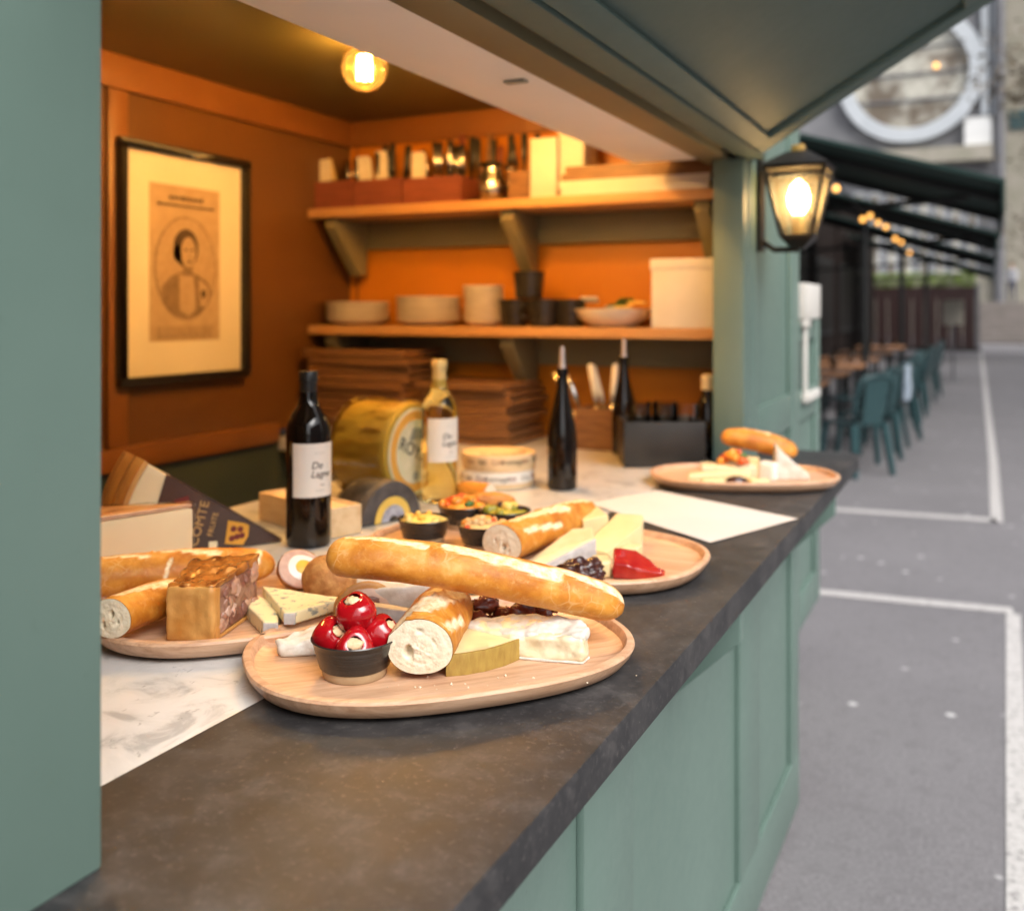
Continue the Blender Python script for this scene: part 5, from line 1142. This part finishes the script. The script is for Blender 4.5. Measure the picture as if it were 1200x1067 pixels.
# chairs and tables
def chair(label, loc, rz):
    t = thing('terrace_chair', label, 'chair', loc, rz, 'teal metal chairs on the terrace')
    MB().lathe([(-.01, .435), (0, .44), (0, .452), (-.02, .456)], 28, ax=.20, ay=.20, n=5).build('seat', 'teal_metal', t, smooth=True, local=True, angle=.7)
    for sx in (-1, 1):
        for sy in (-1, 1):
            MB().prism([(sx * .175 - .035, sy * .175, .44), (sx * .175 + .035, sy * .175, .44), (sx * .215 + .018, sy * .23, .0), (sx * .215 - .018, sy * .23, .0)], (0, .035 * -sy, 0)).build('leg', 'teal_metal', t, local=True)
    ar = [(-.19, -.17, .45), (-.20, -.20, .62), (-.19, -.235, .78), (-.15, -.25, .84), (0, -.262, .855), (.15, -.25, .84), (.19, -.235, .78), (.20, -.20, .62), (.19, -.17, .45)]
    MB().tube(ar, .021, 8).build('back_hoop', 'teal_metal', t, smooth=True, local=True)
    MB().prism([(-.15, -.252, .80), (.15, -.252, .80), (.15, -.258, .865), (-.15, -.258, .865)], (0, .012, 0)).build('top_rail', 'teal_metal', t, local=True, bevel=.003)
    MB().prism([(-.11, -.19, .455), (.11, -.19, .455), (.13, -.252, .80), (-.13, -.252, .80)], (0, .008, 0)).build('splat', 'teal_metal', t, local=True)
    for sx in (-1, 1): MB().tube([(sx * .20, -.20, .66), (sx * .235, -.05, .665), (sx * .22, .13, .64), (sx * .185, .17, .45)], .012, 6).build('arm', 'teal_metal', t, smooth=True, local=True)
    return t
b0 = P(1004, 556)
ch = chair('teal metal armchair at the first terrace table past the kiosk', (b0.x - .02, b0.y + .05, 0), math.radians(52))
for k, (x, y, rz, lab) in enumerate(((-.98, 10.7, 70, 'teal metal armchair at the second terrace table with a pale cloth over it'), (-1.0, 12.3, 85, 'teal metal armchair at the third terrace table'), (-.95, 14.0, 80, 'teal metal armchair at the fourth terrace table'), (-1.0, 16.2, 88, 'teal metal armchair at the fifth terrace table'), (-.98, 18.6, 84, 'teal metal armchair at the table nearest the sign stand'), (-.96, 9.85, 62, 'teal metal armchair between the first and second terrace tables'), (-1.0, 11.5, 80, 'teal metal armchair between the second and third terrace tables'), (-.97, 13.2, 84, 'teal metal armchair between the third and fourth terrace tables'), (-.98, 15.1, 84, 'teal metal armchair between the fourth and fifth terrace tables'), (-.98, 17.4, 84, 'teal metal armchair just past the fifth terrace table'), (-2.55, 9.6, -80, 'teal metal armchair on the wall side of the first terrace table'), (-2.5, 12.4, -95, 'teal metal armchair on the wall side of the third terrace table'))):
    copy_tree(ch, (x + .06 * math.sin(k * 2.3), y, 0), math.radians(rz + 16 * math.sin(k * 1.7 + .6)), lab)
t = thing('draped_cloth', 'pale blue cloth hung over the back of the second terrace chair', 'cloth', (-.74, 10.7, .5))
mb = slab([(-.02, -.16), (.03, -.17), (.035, .17), (-.025, .16)], .0, .36, .02, 8, .012, 3, 5); mb.build('cloth_body', 'whitetextile', t, smooth=True, local=True)
def table(x, y, lab):
    t = thing('terrace_table', lab, 'table', (x, y, 0), 0, 'wooden tables on the terrace')
    MB().box(-.38, .38, -.38, .38, .715, .745).build('table_top', 'table_wood', t, local=True, bevel=.006)
    for sx in (-1, 1):
        for sy in (-1, 1): MB().prism([(sx * .33 - .02, sy * .33 - .02, 0), (sx * .33 + .02, sy * .33 - .02, 0), (sx * .33 + .02, sy * .33 + .02, 0), (sx * .33 - .02, sy * .33 + .02, 0)], (0, 0, .7145)).build('leg', 'awning_under', t, local=True)
    for k in range(3):
        g = thing('table_glass', 'small glass on the ' + lab.split('wooden terrace table ')[-1] + ' table' if False else 'small drinking glass standing on a wooden terrace table', 'glass', (x + (-.2, .05, .22)[k], y + (.1, -.2, .15)[k], .7455), 0, 'glasses on the terrace tables')
        MB().lathe([(.026, 0), (.034, .12), (.031, .12), (.024, .006)], 12).build('glass_body', 'clearglass', g, smooth=True, local=True)
    return t
for y, lab in ((9.35, 'wooden terrace table next to the first armchair past the kiosk'), (11.0, 'wooden terrace table beside the chair with the pale cloth'), (12.5, 'wooden terrace table third from the kiosk'), (14.4, 'wooden terrace table fourth from the kiosk'), (16.6, 'wooden terrace table fifth from the kiosk'), (18.9, 'wooden terrace table farthest from the kiosk')): table(-1.72, y, lab)
# sign stand
p = P(1117, 447); t = thing('menu_stand', 'pale menu board on a thin post standing in the terrace', 'sign', p)
MB().lathe([(.18, .0), (.17, .02), (.02, .03)], 16).build('base', 'pipe', t, local=True, smooth=True, angle=.6); MB().tube([(0, 0, .03), (0, 0, 1.15)], .022, 8).build('pole', 'pipe', t, local=True)
MB().box(-.19, .19, -.02, .02, 1.10, 1.58).build('menu_board', 'palestone', t, local=True, bevel=.01)
# planter with hedge at the terrace end
p0, p1 = P(1030, 412), P(1144, 412); yP = p1.y
t = thing('planter_screen', 'dark brown timber planter screen closing the far end of the terrace', 'planter', ((p0.x + p1.x) / 2, yP, 0))
xa, xb = PY(1012, 400, yP).x, PY(1143, 400, yP).x; nb = 9; zt_ = PY(1090, 336, yP).z
for k in range(nb): MB().box(xa + (xb - xa) * k / nb + .01, xa + (xb - xa) * (k + 1) / nb - .01, yP, yP + .08, .1, zt_).build('plank', 'planter', t)
MB().box(xa - .05, xb + .15, yP - .02, yP + 1.0, 0, .12).build('plinth', 'awning_under', t); MB().box(xb, xb + .12, yP - .01, yP + .09, .12, zt_ + .1).build('corner_post', 'pipe', t)
MB().box(xa, xb, yP + .081, yP + .9, zt_ - .4, zt_ - .02).build('soil_box', 'planter', t)
rng = random.Random(3); mb = MB()
for k in range(2600):
    x = rng.uniform(xa, xb); y = rng.uniform(yP, yP + .9); z = zt_ + rng.uniform(-.05, .48) * (1 + .2 * noise.noise(Vector((x * 2, y * 2, 0)))); s = rng.uniform(.04, .09); a = rng.uniform(0, 6.3); b = rng.uniform(-.9, .9)
    q = Matrix.Translation((x, y, z)) @ Matrix.Rotation(a, 4, 'Z') @ Matrix.Rotation(b, 4, 'X')
    mb.add([q @ Vector(w) for w in ((-s, 0, 0), (0, -s * .5, .01), (s, 0, 0), (0, s * .5, .01))], [(0, 1, 2, 3)])
o = mb.build('hedge', 'hedge'); props(o, 'clipped bright green hedge growing above the dark planter screen', 'hedge')
# steps and a person
sy0 = P(1180, 403).y
for k in range(10):
    o = MB().box(-.35, 7, sy0 + k * .33, sy0 + 6, k * .17, (k + 1) * .17 - .045).build('step', 'stepstone'); MB().box(-.35, 7, sy0 + k * .33 - .03, sy0 + k * .33 + .34, (k + 1) * .17 - .0445, (k + 1) * .17).build('step_edge', 'nosing', o); props(o, kind='structure', label='worn stone step at the end of the street')
def person(loc, rz):
    t = thing('person', 'person in navy trousers and pale top standing on the far steps', 'person', loc, rz)
    vs = [(0, 0, .92), (0, 0, 1.12), (0, .01, 1.32), (0, 0, 1.46), (0, .01, 1.54), (0, .015, 1.66), (-.19, 0, 1.40), (-.25, .02, 1.12), (-.22, .12, .90), (.19, 0, 1.40), (.25, .02, 1.12), (.23, .06, .86), (-.10, 0, .86), (-.12, .02, .48), (-.13, -.02, .06), (-.13, .12, .03), (.10, 0, .86), (.13, .06, .48), (.15, .0, .06), (.15, .14, .03)]
    ed = [(0, 1), (1, 2), (2, 3), (3, 4), (4, 5), (2, 6), (6, 7), (7, 8), (2, 9), (9, 10), (10, 11), (0, 12), (12, 13), (13, 14), (14, 15), (0, 16), (16, 17), (17, 18), (18, 19)]
    ra = [.15, .13, .16, .06, .07, .10, .065, .045, .04, .065, .045, .04, .095, .065, .045, .04, .095, .065, .045, .04]
    me = bpy.data.meshes.new('body'); me.from_pydata(vs, ed, []); o = bpy.data.objects.new('body', me); C.objects.link(o); o.parent = t
    sk = o.modifiers.new('skin', 'SKIN')
    if not me.skin_vertices: me.attributes
    for i, r in enumerate(ra): me.skin_vertices[0].data[i].radius = (r, r * .8)
    me.skin_vertices[0].data[0].use_root = True
    o.modifiers.new('sub', 'SUBSURF').levels = 1; o.modifiers['sub'].render_levels = 2
    m, N, L, B = newmat('person_clothes'); sep = N.new('ShaderNodeSeparateXYZ'); tc = N.new('ShaderNodeTexCoord'); L.new(tc.outputs['Object'], sep.inputs[0])
    r = ramp(N, [(.0, (.02, .025, .07)), (.93, (.42, .42, .45)), (1.0, (.5, .3, .22))]); r.color_ramp.interpolation = 'CONSTANT'
    mr = N.new('ShaderNodeMapRange'); mr.inputs[1].default_value = 0; mr.inputs[2].default_value = 1.0; L.new(sep.outputs[2], mr.inputs[0]); L.new(mr.outputs[0], r.inputs[0]); L.new(r.outputs[0], B.inputs['Base Color'])
    e2 = r.color_ramp.elements; mr.inputs[2].default_value = 1.6; e2[1].position = .58; e2[2].position = .915
    me.materials.append(m)
    MB().ball((0, -.01, 1.72), (.085, .10, .085), 14, 9).build('hair', 'bark', t, smooth=True, local=True)
pl = PY(1186, 353, sy0 + 3.6); person((pl.x, sy0 + 3.6, 1.70), 2.6)

# facade closing the street
yF = 60.0
t = thing('stone_building', 'grey stone building with a huge round window closing the street', 'building', (0, yF, 0))
MB().box(-22, PY(1178, 300, yF).x, yF, yF + 2, 0, 34).build('wall', 'stone', t)
cw = PY(1066, 88, yF); Rr = 80 * (cw - Vector((0, 0, HC))).dot(Vector((-s_, c_, 0))) / FP
def ringp(R0, R1, y, dep, n=56, gap=0):
    mb = MB()
    for k in range(n):
        a0, a1 = 2 * math.pi * k / n + gap, 2 * math.pi * (k + 1) / n - gap
        mb.prism([(cw.x + R0 * math.cos(a0), y, cw.z + R0 * math.sin(a0)), (cw.x + R1 * math.cos(a0), y, cw.z + R1 * math.sin(a0)), (cw.x + R1 * math.cos(a1), y, cw.z + R1 * math.sin(a1)), (cw.x + R0 * math.cos(a1), y, cw.z + R0 * math.sin(a1))], (0, dep, 0))
    return mb
rw = ringp(Rr * .80, Rr, yF - .5, .5).build('round_window', 'whitestone', t); rw['label'] = 'huge round window with a pale ring surround'
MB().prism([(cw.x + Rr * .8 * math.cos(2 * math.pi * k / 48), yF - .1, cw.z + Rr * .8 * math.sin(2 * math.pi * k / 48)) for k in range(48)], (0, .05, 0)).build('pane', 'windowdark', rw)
for k in (-1, 0, 1): MB().box(cw.x - Rr * .75, cw.x + Rr * .75, yF - .2, yF - .12, cw.z + k * Rr * .38 - .06, cw.z + k * Rr * .38 + .06).build('glazing_bar', 'pipe', rw)
MB().ball((PY(1097, 77, yF - .3).x, yF - .3, PY(1097, 77, yF - .3).z), .13, 12, 8).build('lit_lamp', 'fairy', rw, smooth=True)
a, b = PY(955, 198, yF - 1), PY(1163, 168, yF - 1); MB().box(a.x, b.x, yF - 1.0, yF - .001, a.z, b.z).build('cornice', 'palestone', t)
a, b = PY(1130, 180, yF - .6), PY(1162, 136, yF - .6); MB().box(a.x, b.x, yF - .6, yF - .002, b.z - (b.z - a.z), b.z).build('white_panel', 'white_paint_far', t)
for u0, u1 in ((1150, 1158), (1161, 1172)):
    a, b = PY(u0, 134, yF - .4), PY(u1, -60, yF - .4); MB().box(a.x, b.x, yF - .4, yF - .003, a.z + .0, b.z).build('pilaster', 'whitestone', t)
for k in range(8):
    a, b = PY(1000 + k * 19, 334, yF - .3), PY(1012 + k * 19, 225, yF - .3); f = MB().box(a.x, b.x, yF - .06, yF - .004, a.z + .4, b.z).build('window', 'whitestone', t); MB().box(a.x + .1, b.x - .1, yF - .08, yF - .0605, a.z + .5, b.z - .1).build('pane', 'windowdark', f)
MB().box(-22, PY(1177, 300, yF).x, yF - .3, yF - .081, 0, PY(1090, 322, yF).z).build('ground_course', 'palestone', t)
t = thing('drain_pipe', 'tall dark drain pipe at the corner of the stone building', 'pipe', (PY(1171, 300, yF - .6).x, yF - .6, 0))
MB().tube([(0, 0, 0), (0, 0, 22)], .24, 10).build('pipe_body', 'pipe', t, local=True)
t = thing('side_building', 'pale building with a teal shop sign beyond the steps', 'building', (8, yF + 6, 0))
MB().box(PY(1168, 300, yF + 5).x, 26, yF + 5, yF + 8, 0, 36).build('wall', 'palestone', t)
a, b = PY(1183, 152, yF + 4.9), PY(1230, 126, yF + 4.9); MB().box(a.x, b.x, yF + 4.9, yF + 4.999, a.z, b.z).build('sign_board', 'teal_metal', t)
for k in range(3):
    for j in range(4):
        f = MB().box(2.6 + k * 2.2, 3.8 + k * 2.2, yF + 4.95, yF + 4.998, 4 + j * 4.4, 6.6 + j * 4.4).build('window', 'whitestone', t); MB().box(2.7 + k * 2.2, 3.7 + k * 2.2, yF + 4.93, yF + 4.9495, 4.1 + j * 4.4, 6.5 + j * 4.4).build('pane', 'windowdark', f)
# trees with thin autumn crowns
def tree(base, hgt, crown, label, seed):
    t = thing('street_tree', label, 'tree', base); rg = random.Random(seed); tips = []
    tr = MB(); tr.tube([(0, 0, 0), (.05, .02, hgt * .3), (.0, .06, hgt * .6), (.05, 0, hgt * .9)], [.20, .15, .10, .03], 8); 
    for k in range(16):
        z = hgt * rg.uniform(.32, .88); a = rg.uniform(0, 6.3); L_ = crown * rg.uniform(.6, 1.0); q = Vector((math.cos(a) * L_, math.sin(a) * L_, z + L_ * rg.uniform(.3, .8)))
        mid = Vector((q.x * .5, q.y * .5, z + (q.z - z) * .35)); tr.tube([(0, 0, z), mid, q], [.06, .035, .010], 5); tips += [mid, q, (mid + q) / 2]
    tr.build('trunk', 'bark', t, local=True, smooth=True); mb = MB()
    for q in tips:
        for k in range(70):
            p = q + Vector((rg.gauss(0, .45), rg.gauss(0, .45), rg.gauss(0, .35))); s = rg.uniform(.05, .11); M4 = Matrix.Translation(p) @ Matrix.Rotation(rg.uniform(0, 6.3), 4, 'Z') @ Matrix.Rotation(rg.uniform(-1.2, 1.2), 4, 'X')
            mb.add([M4 @ Vector(w) for w in ((-s, 0, 0), (0, -s * .5, .01), (s, 0, 0), (0, s * .5, .01))], [(0, 1, 2, 3)])
    mb.build('crown', 'brownleaf', t, local=True)
tree(RD(14.75, 27.5, 0), 9, 2.2, 'thin street tree with brown leaves before the steps', 5)

# buildings across the street (they shade the street from the side and behind)
def across(x, y0, y1, h, label, mat, dep=5):
    t = thing('street_building', label, 'building', (x, (y0 + y1) / 2, 0), 0, 'buildings across the street')
    MB().box(x, x + dep, y0, y1, 0, h).build('wall', mat, t); MB().box(x - .25, x, y0, y1, h - .5, h + .1).build('cornice', 'palestone', t)
    n = int((y1 - y0) / 2.6); win = None
    for j in range(int(h / 3.4)):
        for k in range(n):
            y = y0 + .8 + k * 2.6; z = .9 + j * 3.4
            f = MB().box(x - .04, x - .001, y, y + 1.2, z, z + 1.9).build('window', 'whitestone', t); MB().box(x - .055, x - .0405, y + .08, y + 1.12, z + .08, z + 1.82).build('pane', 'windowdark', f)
across(14.0, -14, 6, 8, 'grey stone building across the street from the kiosk', 'stone'); across(10.5, 7.5, 34, 13, 'pale stone building across the street from the terrace', 'palestone')
